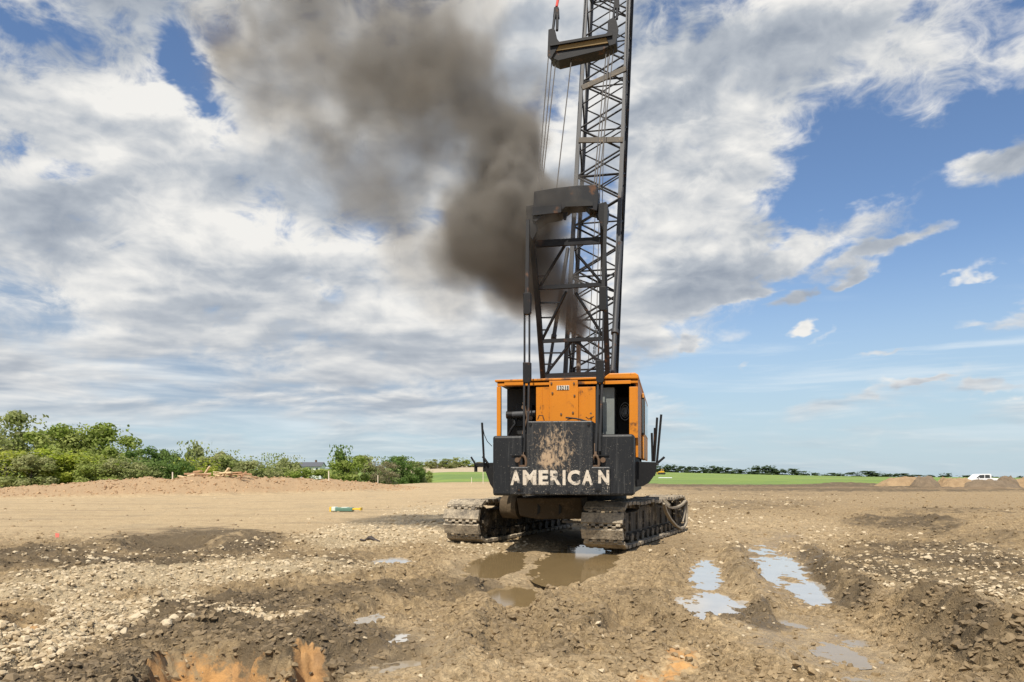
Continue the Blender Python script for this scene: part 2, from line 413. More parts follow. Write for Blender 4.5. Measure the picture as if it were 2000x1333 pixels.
def edge_Y(u):                                        # where the stripped site ends and the fields begin
    return lerp_tab(u, [-400, 300, 700, 830, 950, 1250, 1300, 1500, 1750, 2000, 2500], [84, 86, 97, 135, 150, 128, 117, 112, 126, 150, 170])
def masks(X, Y):
    near = np.exp(-np.maximum(Y-10, 0)/60.0)
    wx = 0.10*fbm2(X/0.9, Y/0.9, 3, 5)+0.04*fbm2(X/0.25, Y/0.25, 2, 6); wy = 0.22*fbm2(X/1.1, Y/1.1, 3, 8)+0.05*fbm2(X/0.3, Y/0.3, 2, 9)
    k = np.clip(Y/9.0, 0.6, 8)
    U, V = uv_of(X+wx*k, Y+wy*k*1.2)
    z = np.zeros_like(X)
    def acc(lst):
        t = z
        for q in lst: t = np.maximum(t, ell(U, V, *q[:4], *(q[5:] if len(q) > 5 else ()))*q[4])
        return t
    n_ = fbm2(X/1.6, Y/1.6, 4, 21); nf = fbm2(X/0.35, Y/0.35, 3, 22)
    dark = acc([(200, 1095, 400, 40, .8, -4), (380, 1062, 190, 34, 1), (640, 1120, 210, 22, .5), (470, 1192, 320, 34, .95, -6), (150, 1320, 230, 48, 1), (420, 1255, 300, 36, 1),
                (650, 1262, 230, 48, .85), (880, 1150, 190, 26, .8), (1230, 1215, 90, 60, .6), (1090, 1230, 210, 70, .35), (1700, 950, 560, 13, .95), (1480, 988, 170, 14, .6), (1770, 1022, 130, 20, .9), (1500, 965, 300, 8, .5), (1850, 1000, 160, 8, .6), (1900, 1050, 130, 12, .6),
                (1870, 1120, 270, 62, .85, 6), (1860, 1255, 150, 52, .9, 20), (1640, 1140, 110, 40, .85, 42), (1080, 1010, 190, 40, .5), (1180, 1050, 200, 30, .4), (60, 1235, 60, 30, .8), (1440, 1200, 130, 24, .7, 10), (1960, 1330, 120, 60, .7), (1150, 1250, 240, 60, .55), (960, 1230, 120, 60, .45), (1330, 1090, 60, 60, .45), (1450, 1090, 40, 60, .5), (1700, 1230, 60, 40, .4), (1480, 1290, 180, 40, .35), (560, 1095, 260, 22, .6), (860, 1290, 60, 40, .5)])
    grav = acc([(740, 1045, 170, 32, .85, -6), (330, 1130, 360, 27, 1, -3), (640, 1122, 160, 16, .7, -4), (90, 1165, 140, 36, .85), (170, 1238, 230, 32, 1.2, -18), (60, 1280, 150, 36, 1.2, -16),
                (480, 1216, 140, 11, 1, 3), (850, 1010, 120, 26, .7), (1860, 1152, 240, 40, .66, 8), (1900, 1095, 150, 34, .5), (1420, 965, 330, 34, .42), (1350, 1010, 150, 30, .35), (920, 1060, 120, 20, .6), (230, 1090, 230, 26, .35), (560, 1080, 220, 22, .4), (1650, 1070, 180, 40, .3)])
    clay = acc([(430, 1322, 126, 44, 1.25, 3), (606, 1318, 42, 38, 1.1), (1335, 1305, 50, 22, .5, -10), (1270, 1330, 60, 12, .45), (50, 1240, 40, 22, .7)])
    smooth = acc([(300, 1000, 760, 52, 1), (700, 970, 500, 26, 1), (1600, 1270, 190, 60, .85, 14), (780, 1290, 130, 70, .6), (1430, 1130, 90, 66, .3), (1560, 1110, 110, 66, .25, 22), (1500, 1040, 160, 30, .4), (1000, 1330, 260, 40, .4), (960, 1105, 90, 26, .7), (1120, 1105, 90, 36, .7)])
    wet = acc([(790, 1270, 170, 90, .8), (1600, 1265, 230, 76, .9, 14), (1430, 1140, 110, 80, .7), (1550, 1115, 130, 76, .8, 24), (1050, 1110, 190, 46, .8), (740, 1210, 110, 34, .7), (1120, 1290, 200, 60, .5), (1640, 1150, 100, 70, .5, 40)])
    dark = np.clip(dark*(0.80+0.65*n_+0.45*nf)+0.20*np.clip(n_-0.05, 0, 1)*(V > 1040), 0, 1)
    dark = dark*(1-np.clip(grav-0.75, 0, 1)*2.0)
    pit = np.maximum(ell(U, V, 430, 1372, 165, 92, 0, .16), ell(U, V, 610, 1372, 70, 80, 0, .18))
    return dict(pit=pit, dark=np.clip(dark, 0, 1), grav=np.clip(grav*(0.85+0.5*nf), 0, 1.2), clay=np.clip(clay*(1+.6*nf), 0, 1.1), smooth=np.clip(smooth, 0, 1), wet=np.clip(wet*(0.9+.6*n_), 0, 1), U=U, V=V, near=near)
def land(X, Y):
    """broad relief: site flat, berm in the west, valley behind it, fields rising to the horizon"""
    u = CX+F*X/np.maximum(Y, 3.0)
    bx = [(p[0]-CX)/F*p[1] for p in BERM]
    cyy = np.interp(X, bx, [p[1] for p in BERM]); hh = np.interp(X, bx, [p[2] for p in BERM])
    dd = Y-cyy; front = np.where(dd < 0, 7.0, 9.0)
    berm = hh*np.clip(1-(np.abs(dd)/front)**1.5, 0, 1)
    berm = berm*(1+0.30*fbm2(X/2.2, Y/2.2, 4, 31)*np.clip(berm*2, 0, 1))
    e_ = edge_Y(u); wl = sstep(900, 640, u)
    valley = -3.6*sstep(0, 45, Y-e_+8)*wl*sstep(700, 320, Y)
    hpy = lerp_tab(u, [-600, 300, 560, 700, 820, 950, 1280, 1500, 1700, 1900, 2100, 2800], [921, 919, 917, 917, 910.5, 912, 922, 927.5, 931.5, 932.5, 934.5, 937])
    mid = lerp_tab(u, [-600, 700, 830, 950, 1280, 1500, 1700, 1900, 2800], [926, 925, 923, 923.5, 928, 932.5, 935, 936.5, 940])
    z3 = CAM_H+(HY-mid)/F*330; z6 = CAM_H+(HY-hpy)/F*620; zf = CAM_H+(HY-hpy)/F*Y
    t1 = sstep(0, 1, np.clip((Y-e_)/(330-e_), 0, 1)); t2 = np.clip((Y-330)/290, 0, 1)
    far = np.where(Y < 330, z3*t1, np.where(Y < 620, z3+(z6-z3)*t2, zf))
    fall = -.45*sstep(1640, 1900, u)*sstep(60, 105, Y)*sstep(330, 180, Y)
    return berm+valley+far+fall, berm
def height(X, Y, mk=None, fine=True):
    mk = mk or masks(X, Y)
    z, berm = land(X, Y)
    site = sstep(0, -6, Y-edge_Y(CX+F*X/np.maximum(Y, 3.0)))
    ahead = sstep(3.0, 5.0, Y)
    z = z+site*0.05*fbm2(X/5.0, Y/5.0, 3, 41)
    for pts, w, dep, lip in RUTS:
        P = [gpt(*p) for p in pts]; dd, t = seg_dist(X+0.12*fbm2(X/.8, Y/.8, 2, 51), Y+0.12*fbm2(X/.8, Y/.8, 2, 52), P)
        e_ = sstep(0, .12, t)*sstep(1, .88, t)*ahead
        z = z-1.25*e_*dep*np.exp(-(dd/w)**4)+e_*lip*.75*np.exp(-((dd-1.45*w)/(.38*w))**2)
    for pts, w, hgt in RIDGES:
        P = [gpt(*p) for p in pts]; dd, t = seg_dist(X+0.15*fbm2(X/.9, Y/.9, 2, 61), Y+0.15*fbm2(X/.9, Y/.9, 2, 62), P)
        z = z+ahead*hgt*np.exp(-(dd/w)**2)*(0.55+0.45*sstep(0, .2, t)*sstep(1, .8, t))*(1+.4*fbm2(X/.5, Y/.5, 2, 63))
    U, V = mk['U'], mk['V']
    pit = mk['pit']
    z = z-ahead*0.80*pit
    z = z-ahead*0.22*ell(U, V, 55, 1242, 52, 24, 0, .3)-ahead*0.32*ell(U, V, 335, 1064, 90, 18, 0, .3)-ahead*0.26*ell(U, V, 1240, 1222, 62, 24, 0, .3)-ahead*0.20*ell(U, V, 880, 1152, 110, 20, -4, .4)-ahead*.14*ell(U, V, 300, 1196, 120, 14, 0, .4)
    z = z+site*ahead*np.clip(1-mk['smooth'], 0, 1)*.10*fbm2(X/1.1, Y/1.3, 3, 45)*sstep(40, 14, Y)
    if fine:
        rough = np.clip(1.0-0.88*mk['smooth'], 0.12, 1)*(0.62+0.70*mk['dark']+0.15*mk['grav'])
        lod = np.clip(18.0/np.maximum(Y, 6), 0.5, 1)
        a = np.clip(ridge2(X/0.55, Y/0.55, 3, 71)-0.45, -1, .35)
        c = fbm2(X/0.16, Y/0.16, 3, 73, .6)
        bil = np.abs(fbm2(X/0.30+7, Y/0.30, 2, 75))
        wq, wr = .12*fbm2(X/.25, Y/.25, 2, 101), .12*fbm2(X/.25+9, Y/.25, 2, 102)
        k1, k2 = clods2((X+wq)/.26, (Y+wr)/.30, 103), clods2((X+wq*.5)/.105, (Y+wr*.5)/.12, 104)
        pat = sstep(-.25, .35, fbm2(X/1.3, Y/1.3, 2, 105))
        lump = np.clip(fbm2(X/0.13+3, Y/0.13, 2, 76), 0, 1)
        fz_ = (1-.9*mk['pit'])*rough*(0.040*a+0.040*c*lod+0.045*bil+0.05*lump*lod+0.21*k1*pat+0.145*k2*(.35+.65*sstep(-.3, .2, fbm2(X/.8+4, Y/.8, 2, 106)))*lod)
        z = z+site*np.where(fz_ > .10, .10+.25*(fz_-.10), fz_)
        z = z+site*0.012*fbm2(X/.4, Y/.4, 3, 77)*mk['smooth']
        z = z+np.clip(berm*1.5, 0, 1)*(0.13*(ridge2(X/1.4, Y/1.4, 3, 79)-.5)+.07*fbm2(X/.4, Y/.4, 2, 80))
        z = z+ahead*pit*(0.20*(ridge2(X/0.7, Y/0.45, 3, 83)-.5)+.30*clods2(X/.42, Y/.24, 84)+.10*clods2(X/.15, Y/.10, 85))
    # the ground under the crane, packed flat
    cx_, cy_ = 1.9, 19.8
    rr = np.hypot(X-cx_, Y-cy_); z = z*(1-0.85*sstep(5.0, 3.0, rr))
    for (px, py, w, h_, rot, lev, kind, sh) in PUDDLES:
        m_ = ell(U, V, px, py, w*1.12, h_*1.15, rot, .55)
        isl = fbm2(X/0.30, Y/0.45, 4, 91, .62)
        dep_, am = {'sky': (.030, .085), 'mud': (.05, .05), 'film': (.012, .065)}[kind]
        tgt = lev+.05-(.05+dep_)*m_+isl*am+.05*np.clip(ridge2(X/.16, Y/.22, 2, 92)-.62, 0, .25)
        k = np.clip(m_*2.2, 0, 1); z = z*(1-k)+np.minimum(z+.02, tgt)*k
    return z

def shift(X, Y, mk=None):
    """sideways lean of the clods"""
    mk = mk or masks(X, Y)
    r_ = np.clip(1.0-0.9*mk['smooth'], .1, 1)*sstep(30, 14, Y)*sstep(4, 5.5, Y)*(1-mk['pit'])
    return (r_*(.055*fbm2(X/.14, Y/.14, 2, 301)+.05*fbm2(X/.42, Y/.42, 2, 303)), r_*(.075*fbm2(X/.14, Y/.14, 2, 302)+.07*fbm2(X/.42, Y/.42, 2, 304)))

# ------------------------------------------------------------------ ground
def ground_mat(name, kind):
    m_, b_, bs, out = new_mat(name)
    tc_ = b_.node('ShaderNodeTexCoord'); p = tc_.outputs['Object']
    n1 = b_.noise(p, 0.35, 6, 0.6); n2 = b_.noise(p, 2.6, 6, 0.62); n3 = b_.noise(p, 17.0, 6, 0.65); n4 = b_.noise(p, 60.0, 3, 0.6)
    if kind == 'dirt':
        dk, gv, cl, wt_ = b_.attr('dark'), b_.attr('gravel'), b_.attr('clay'), b_.attr('wet')
        bm, sm = b_.attr('berm'), b_.attr('smooth')
        mud = b_.mix(b_.rng(n2, 0.38, 0.64), (0.350, 0.252, 0.136), (0.255, 0.180, 0.094))
        dry = b_.mix(b_.rng(n2, 0.35, 0.68), (0.52, 0.395, 0.232), (0.42, 0.305, 0.172))
        dry = b_.mix(b_.m('MULTIPLY', b_.rng(n1, 0.50, 0.68), 0.45), dry, (0.33, 0.26, 0.165))
        f = b_.m('ADD', b_.m('MULTIPLY', sm, 0.8), b_.m('MULTIPLY', b_.m('SUBTRACT', n3, 0.5), 1.3))
        f2 = b_.m('ADD', b_.m('ADD', f, b_.m('MULTIPLY', b_.m('SUBTRACT', n2, 0.5), 1.4)), 0.32)
        c = b_.mix(b_.rng(f2, 0.15, 0.75), mud, dry)
        n5 = b_.noise(p, 6.5, 6, 0.68, 0.4)
        c = b_.mix(b_.m('MULTIPLY', b_.rng(n5, 0.46, 0.60), b_.rng(sm, 1.0, 0.2, 0.10, 0.60)), c, (0.215, 0.152, 0.080))
        st = b_.noise(b_.v('MULTIPLY', p, (0.12, 0.9, 1)), 1.0, 5, 0.6)
        c = b_.mix(b_.m('MULTIPLY', b_.rng(st, 0.5, 0.68), b_.m('MULTIPLY', sm, 0.75)), c, (0.33, 0.245, 0.145))
        g = b_.m('ADD', gv, b_.m('MULTIPLY', b_.m('SUBTRACT', n3, 0.5), 0.9))
        c = b_.mix(b_.rng(g, 0.30, 0.80), c, b_.mix(n4, (0.52, 0.42, 0.27), (0.38, 0.295, 0.18)))
        dd = b_.m('ADD', dk, b_.m('MULTIPLY', b_.m('SUBTRACT', n3, 0.5), 0.8))
        c = b_.mix(b_.m('MULTIPLY', b_.rng(dd, 0.30, 0.78), 0.95), c, b_.mix(n2, (0.150, 0.109, 0.061), (0.088, 0.066, 0.040)))
        c = b_.mix(b_.rng(b_.m('ADD', cl, b_.m('MULTIPLY', b_.m('SUBTRACT', n5, 0.5), 1.6)), 0.35, 0.62), c, b_.mix(b_.rng(n2, .35, .65), (0.46, 0.255, 0.095), (0.31, 0.18, 0.08)))
        c = b_.mix(b_.m('MULTIPLY', b_.rng(bm, 0.0, 0.35), 0.85), c, b_.mix(b_.rng(n3, .35, .65), (0.46, 0.315, 0.18), (0.34, 0.222, 0.122)))
        spk = b_.m('ADD', b_.m('MULTIPLY', n3, 0.55), b_.m('MULTIPLY', n4, 0.45))
        sv_ = b_.rng(spk, 0.36, 0.64, 0.62, 1.32, 'LINEAR')
        c = b_.mix(b_.rng(cl, 0, .5, 1.0, .35), c, b_.mix(1.0, c, b_.xyz(sv_, sv_, sv_), 'MULTIPLY'))
        w2 = b_.rng(b_.m('ADD', wt_, b_.m('MULTIPLY', b_.m('SUBTRACT', n2, 0.5), 1.0)), 0.35, 0.9)
        c = b_.mix(b_.m('MULTIPLY', w2, 0.30), c, (0.20, 0.145, 0.08))
        b_.put(bs.inputs['Base Color'], c)
        b_.put(bs.inputs['Roughness'], b_.rng(w2, 0, 1, 0.92, 0.42, 'LINEAR'))
        bs.inputs['Specular IOR Level'].default_value = 0.35
        bump(b_, bs, b_.m('MULTIPLY', b_.m('ADD', b_.m('MULTIPLY', n3, 0.7), b_.m('MULTIPLY', n4, 0.3)), b_.rng(cl, 0, .5, 1.0, .18)), 0.95, 0.09)
    elif kind == 'grass':
        c = b_.mix(b_.rng(n1, .35, .65), (0.20, 0.275, 0.042), (0.155, 0.225, 0.036))
        c = b_.mix(b_.m('MULTIPLY', b_.rng(n2, .45, .75), .5), c, (0.19, 0.235, 0.07))
        big = b_.noise(b_.v('MULTIPLY', p, (0.012, 0.05, 1)), 1.0, 5, 0.6)
        c = b_.mix(b_.rng(big, .38, .64), c, (0.115, 0.185, 0.040)); c = b_.mix(b_.m('MULTIPLY', b_.rng(b_.noise(b_.v('MULTIPLY', p, (0.02, 0.16, 1)), 1.3, 4, .6), .52, .7), .6), c, (0.27, 0.29, 0.075))
        b_.put(bs.inputs['Base Color'], c); bs.inputs['Roughness'].default_value = 0.9
        bump(b_, bs, n3, .5, .1)
    else:
        c = b_.mix(b_.rng(n1, .35, .65), (0.43, 0.34, 0.22), (0.36, 0.30, 0.19))
        b_.put(bs.inputs['Base Color'], c); bs.inputs['Roughness'].default_value = 0.95
    return m_
M_DIRT, M_GRASS, M_CROP = ground_mat('site_soil', 'dirt'), ground_mat('field_grass', 'grass'), ground_mat('stubble', 'stubble')

fine_a = np.arange(-46, 46.001, 0.165); coarse = np.arange(49.5, 310.5, 4.35)
ang = np.radians(np.concatenate([fine_a, coarse])); na = len(ang)
rad = [1.2]
while rad[-1] < 2600:
    r_ = rad[-1]; rad.append(r_*(1.03 if r_ < 4.8 else 1.0030 if r_ < 15 else 1.0052 if r_ < 40 else 1.016))
rad = np.array(rad); nr = len(rad)
AA, RR = np.meshgrid(ang, rad)
GX, GY = RR*np.sin(AA), RR*np.cos(AA)
gx, gy = GX.ravel(), GY.ravel()
mk = masks(gx, gy)
gz = height(gx, gy, mk)
bermv = land(gx, gy)[1]
px_, py_ = shift(gx, gy, mk)
V_ = np.stack([gx+px_, gy+py_, gz], 1)
i0 = (np.arange(nr-1)[:, None]*na+np.arange(na)[None, :]).ravel(); i1 = (np.arange(nr-1)[:, None]*na+((np.arange(na)+1) % na)[None, :]).ravel()
Q = np.stack([i0, i0+na, i1+na, i1], 1)[:, ::-1]
qx, qy = gx[Q].mean(1), gy[Q].mean(1); qu = CX+F*qx/np.maximum(qy, 3.0)
qe = edge_Y(qu)+np.where(qu > 640, 5*fbm2(qx/14, qy/14, 3, 95), 2*fbm2(qx/6, qy/6, 3, 96))
behind = qy < 3
is_dirt = (qy < qe) | behind
is_crop = (~is_dirt) & (qy > 345+12*fbm2(qx/60, qy/60, 2, 97)) & (qu > 790) & (qu < 1020)
def piece(name, sel, mat):
    f_ = Q[sel]; used = np.unique(f_); mp = np.zeros(len(V_), dtype=np.int64); mp[used] = np.arange(len(used))
    o = big_mesh(name, V_[used], mp[f_], [mat]); o['kind'] = 'structure'
    return o, used
ground, used = piece('ground', is_dirt, M_DIRT)
behind_v = np.clip(gy/5.0, 0, 1)
for nm, arr in (('dark', mk['dark']*behind_v), ('gravel', mk['grav']*behind_v), ('clay', mk['clay']), ('wet', mk['wet']), ('berm', bermv), ('smooth', mk['smooth'])):
    set_attr(ground, nm, arr[used])
piece('grass_field', (~is_dirt) & (~is_crop), M_GRASS)
piece('stubble_field', is_crop, M_CROP)
def HZ(x, y): return float(height(np.array([x], float), np.array([y], float))[0])

# puddles: flat water in the hollows
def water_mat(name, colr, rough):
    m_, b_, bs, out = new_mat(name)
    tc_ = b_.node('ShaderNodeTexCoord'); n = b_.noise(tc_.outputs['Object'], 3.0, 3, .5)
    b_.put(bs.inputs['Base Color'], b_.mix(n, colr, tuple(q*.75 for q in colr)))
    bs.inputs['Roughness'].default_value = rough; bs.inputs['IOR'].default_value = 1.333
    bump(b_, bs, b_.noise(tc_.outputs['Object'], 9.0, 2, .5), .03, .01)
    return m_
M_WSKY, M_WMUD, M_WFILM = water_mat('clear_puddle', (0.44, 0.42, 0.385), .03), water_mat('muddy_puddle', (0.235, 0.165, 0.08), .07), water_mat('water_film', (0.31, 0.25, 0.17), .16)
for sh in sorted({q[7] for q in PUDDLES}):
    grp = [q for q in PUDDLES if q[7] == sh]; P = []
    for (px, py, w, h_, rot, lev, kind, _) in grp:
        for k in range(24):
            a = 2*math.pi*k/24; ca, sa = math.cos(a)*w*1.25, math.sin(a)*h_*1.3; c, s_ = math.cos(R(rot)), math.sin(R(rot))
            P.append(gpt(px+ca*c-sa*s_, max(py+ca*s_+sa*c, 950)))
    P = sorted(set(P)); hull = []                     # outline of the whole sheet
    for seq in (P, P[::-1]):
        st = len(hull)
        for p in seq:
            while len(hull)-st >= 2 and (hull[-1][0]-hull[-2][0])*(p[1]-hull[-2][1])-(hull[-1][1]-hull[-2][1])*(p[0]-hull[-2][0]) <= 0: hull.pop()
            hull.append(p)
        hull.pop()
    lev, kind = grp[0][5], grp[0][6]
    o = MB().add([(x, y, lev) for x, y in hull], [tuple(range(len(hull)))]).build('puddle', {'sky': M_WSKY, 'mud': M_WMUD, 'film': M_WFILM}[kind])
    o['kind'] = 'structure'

# ------------------------------------------------------------------ loose stones and clods
ICO_V, ICO_F = [], []
_t = (1+5**.5)/2
for a_, c_ in ((-1, _t), (1, _t), (-1, -_t), (1, -_t)):
    ICO_V += [(a_, c_, 0)]
ICO_V = np.array([(-1,_t,0),(1,_t,0),(-1,-_t,0),(1,-_t,0),(0,-1,_t),(0,1,_t),(0,-1,-_t),(0,1,-_t),(_t,0,-1),(_t,0,1),(-_t,0,-1),(-_t,0,1)])/math.sqrt(1+_t*_t)
ICO_F = np.array([(0,11,5),(0,5,1),(0,1,7),(0,7,10),(0,10,11),(1,5,9),(5,11,4),(11,10,2),(10,7,6),(7,1,8),(3,9,4),(3,4,2),(3,2,6),(3,6,8),(3,8,9),(4,9,5),(2,4,11),(6,2,10),(8,6,7),(9,8,1)])
rng = np.random.default_rng(11)
def view_points(n, ymin, ymax, p=1.0):
    t = rng.random(n); y = (ymin**-p+(ymax**-p-ymin**-p)*t)**(-1/p)
    return (rng.random(n)*1.75-.875)*y, y
def scatter_mesh(name, xs, ys, size, flat, mat, tone):
    n = len(xs); zs = height(xs, ys); dx_, dy_ = shift(xs, ys); xs, ys = xs+dx_, ys+dy_
    jit = 1+(0.75 if name != 'mud_clods' else 1.0)*(rng.random((n, 12, 1))-.5)
    v = ICO_V[None]*jit*(size[:, None, None])
    v = v*np.stack([np.ones(n), .65+.35*rng.random(n), flat], 1)[:, None, :]
    tilt = (rng.random(n)-.5)*.7; ct, st = np.cos(tilt)[:, None], np.sin(tilt)[:, None]
    v = np.stack([v[..., 0]*ct-v[..., 2]*st, v[..., 1], v[..., 0]*st+v[..., 2]*ct], 2)
    a = rng.random(n)*6.283; ca, sa = np.cos(a)[:, None], np.sin(a)[:, None]
    v = np.stack([v[..., 0]*ca-v[..., 1]*sa, v[..., 0]*sa+v[..., 1]*ca, v[..., 2]], 2)
    v = v+np.stack([xs, ys, zs+size*flat*(.05 if name == 'gravel' else -.05)], 1)[:, None, :]
    f_ = (ICO_F[None]+12*np.arange(n)[:, None, None]).reshape(-1, 3)
    o = big_mesh(name, v.reshape(-1, 3), f_, [mat], smooth=False); o['kind'] = 'stuff'
    set_attr(o, 'tone', np.repeat(tone, 12)); return o
def stone_mat(name, c0, c1, c2, rough=.9):
    m_, b_, bs, out = new_mat(name); tc_ = b_.node('ShaderNodeTexCoord'); oi = b_.node('ShaderNodeObjectInfo')
    n = b_.noise(tc_.outputs['Object'], 25, 4, .6)
    t = b_.attr('tone')
    c = b_.mix(t, c0, c1); c = b_.mix(b_.rng(n, .45, .75), c, c2)
    b_.put(bs.inputs['Base Color'], c); bs.inputs['Roughness'].default_value = rough
    bump(b_, bs, n, .5, .01)
    return m_
M_STONE = stone_mat('limestone', (0.55, 0.455, 0.310), (0.36, 0.272, 0.16), (0.31, 0.23, 0.135))
M_CLOD = stone_mat('mud_clod', (0.310, 0.222, 0.118), (0.110, 0.080, 0.047), (0.21, 0.15, 0.078), .8)
M_BERMCLOD = stone_mat('clay_clod', (0.48, 0.33, 0.185), (0.30, 0.18, 0.095), (0.37, 0.23, 0.125))
NOT_IN_WATER = lambda xs, ys, zs: zs > -0.04
def dry_sel(xs, ys):
    U, V = uv_of(xs, ys); k = np.ones(len(xs), bool)
    for (px, py, w, h_, rot, lev, kind, _) in PUDDLES: k &= ell(U, V, px, py, w*.9, h_*.9, rot, .1) < .5
    return k & (np.hypot(xs-1.9, ys-19.8) > 1.5)
# gravel
xs, ys = view_points(230000, 5.6, 60, 0.9); mm = masks(xs, ys)
k = (rng.random(len(xs)) < np.clip(mm['grav']*1.0-.12, 0, 1)*.85+.004) & dry_sel(xs, ys)
xs, ys = xs[k], ys[k]; n_ = len(xs)
size = (0.007+0.042*rng.random(n_)**3.2)*np.clip(ys/12, 1, 2.2)
scatter_mesh('gravel', xs, ys, size, .45+.3*rng.random(n_), M_STONE, rng.random(n_)**1.3)
# mud clods
xs, ys = view_points(170000, 5.6, 60, 0.8); mm = masks(xs, ys)
k = (rng.random(len(xs)) < np.clip(mm['dark']*.75+.24, 0, 1)*(1-.93*mm['smooth'])*np.clip(1.05-mm['grav'], .1, 1)*np.clip(1-1.3*mm['clay'], .08, 1)*.55) & dry_sel(xs, ys)
xs, ys = xs[k], ys[k]; n_ = len(xs); mm = masks(xs, ys)
size = (0.008+0.040*rng.random(n_)**2.6)*np.clip(ys/14, 1, 2.2)
scatter_mesh('mud_clods', xs, ys, size, .5+.3*rng.random(n_), M_CLOD, np.clip(.12+mm['dark']*.75+.35*(rng.random(n_)-.35), 0, 1))
# lumps on the berm
n_ = 2600; bx = [(p[0]-CX)/F*p[1] for p in BERM]; xs = rng.random(n_)*(bx[-1]-bx[0])+bx[0]
ys = np.interp(xs, bx, [p[1] for p in BERM])-6.5+rng.random(n_)*8
scatter_mesh('clay_lumps', xs, ys, 0.04+.11*rng.random(n_)**4, .5+.3*rng.random(n_), M_BERMCLOD, rng.random(n_))
# larger stones, one by one
def stone_mesh(seed):
    r2 = np.random.default_rng(seed)
    V2 = [tuple(q) for q in ICO_V]; F2 = []; cache = {}
    def midp(i, j):
        kk = (min(i, j), max(i, j))
        if kk not in cache:
            q = np.array(V2[i])+np.array(V2[j]); q /= np.linalg.norm(q); V2.append(tuple(q)); cache[kk] = len(V2)-1
        return cache[kk]
    for (i, j, l) in ICO_F:
        a, c, e_ = midp(i, j), midp(j, l), midp(l, i); F2 += [(i, a, e_), (j, c, a), (l, e_, c), (a, c, e_)]
    v = np.array(V2)
    for _ in range(7):                                    # chip flat facets off it
        nrm = r2.normal(size=3); nrm /= np.linalg.norm(nrm); d_ = .55+.3*r2.random()
        ex = np.maximum(v@nrm-d_, 0); v = v-ex[:, None]*nrm
    v = v*(1+.10*(r2.random((len(v), 1))-.5))*np.array([1, .7+.25*r2.random(), .5+.25*r2.random()])
    me = bpy.data.meshes.new('stone'); me.from_pydata([tuple(q) for q in v], [], F2); me.materials.append(M_STONE); return me
STONES = [stone_mesh(100+i) for i in range(6)]
ZONES = [  # pixel ellipse, count, size range m, group, label
    ((170, 1238, 210, 30), 40, (.04, .085), 'stones along the gravel ridge at lower left', 'pale limestone lump lying on the gravel ridge at lower left'),
    ((330, 1130, 330, 26), 40, (.035, .09), 'stones in the broad gravel band on the left', 'pale limestone lump in the broad gravel band left of the crane'),
    ((1850, 1150, 170, 46), 40, (.04, .10), 'stones in the dark soil at right', 'pale broken stone scattered on the dark soil at far right'),
    ((190, 1085, 200, 34), 24, (.05, .10), 'stones in the dark mud at left', 'pale stone half sunk in the dark mud bank at left'),
    ((760, 1045, 150, 26), 22, (.05, .10), 'stones beside the left track', 'cream stone in the gravel beside the left crawler track'),
    ((1350, 1070, 110, 40), 14, (.05, .09), 'stones in the mud beside the right track', 'loose cream stone in the mud in front of the right track'),
    ((1500, 1230, 260, 60), 8, (.025, .05), 'stones on the wet mud flat', 'small pale stone sitting on the smooth wet mud')]
for (zx, zy, zw, zh), cnt, (s0_, s1_), grp, lab in ZONES:
    for i in range(cnt):
        r_, a = math.sqrt(random.random()), random.random()*6.283
        x, y = gpt(zx+zw*r_*math.cos(a), zy+zh*r_*math.sin(a)); s_ = s0_+(s1_-s0_)*random.random()**2
        o = bpy.data.objects.new('limestone_rock', STONES[i % 6]); COL.objects.link(o)
        q_ = shift(np.array([x]), np.array([y])); o.location = (x+float(q_[0][0]), y+float(q_[1][0]), HZ(x, y)+s_*.02); o.scale = (s_,)*3; o.rotation_euler = (random.uniform(-.4, .4), random.uniform(-.4, .4), random.random()*6.28)
        tag(o, lab, 'stone', grp)

# ------------------------------------------------------------------ the crawler crane
M_CW = paint('dark_counterweight_paint', (0.013, 0.0145, 0.017), .5, (0.30, 0.25, 0.18), .20, streak=.6, scale=2.6, streak_col=(0.10, 0.10, 0.097))
M_BLACK = paint('black_steel', (0.009, 0.009, 0.010), .55, (0.16, 0.12, 0.08), .07, rust=.3, scale=3)
M_DARKBOX = plain('engine_and_bay_shade_black', (0.010, 0.010, 0.010), .7)  # black of the engine, also shade painted into the bay and head notch
M_ORANGE = paint('faded_orange_paint', (0.60, 0.205, 0.012), .45, (0.17, 0.085, 0.03), .17, streak=.34, rust=.46, scale=2.6, streak_col=(0.42, 0.13, 0.012))
M_CAB = paint('faded_tan_cab_paint', (0.62, 0.27, 0.06), .5, (0.30, 0.18, 0.08), .25, streak=.3, rust=.3, scale=3)
M_GREY = paint('grey_boom_steel', (0.060, 0.062, 0.067), .55, (0.20, 0.16, 0.12), .10, rust=.25, scale=2.5)
M_LACE = paint('dark_lattice_steel', (0.011, 0.012, 0.015), .6, (0.16, 0.12, 0.08), .05, rust=.3, scale=3)
M_TAN = paint('dusty_grey_steel', (0.105, 0.092, 0.075), .7, (0.34, 0.27, 0.19), .4, rust=.3, scale=4)
M_BRIDLE = paint('worn_yellow_steel', (0.21, 0.145, 0.06), .7, (0.2, 0.13, 0.06), .3, rust=.3, scale=4)
M_SHOE = paint('muddy_track_steel', (0.15, 0.128, 0.10), .75, (0.43, 0.36, 0.26), .70, scale=3.5, bmp=.6)
M_TFRAME = paint('muddy_track_frame', (0.05, 0.042, 0.032), .7, (0.36, 0.29, 0.20), .45, streak=.65, scale=3, bmp=.5)
M_CARB = paint('muddy_brown_frame', (0.085, 0.06, 0.034), .8, (0.16, 0.115, 0.07), .4, scale=3, bmp=.4)
M_RUST = paint('rusty_steel', (0.13, 0.085, 0.055), .8, (0.2, 0.12, 0.07), .4, rust=.5, scale=8)
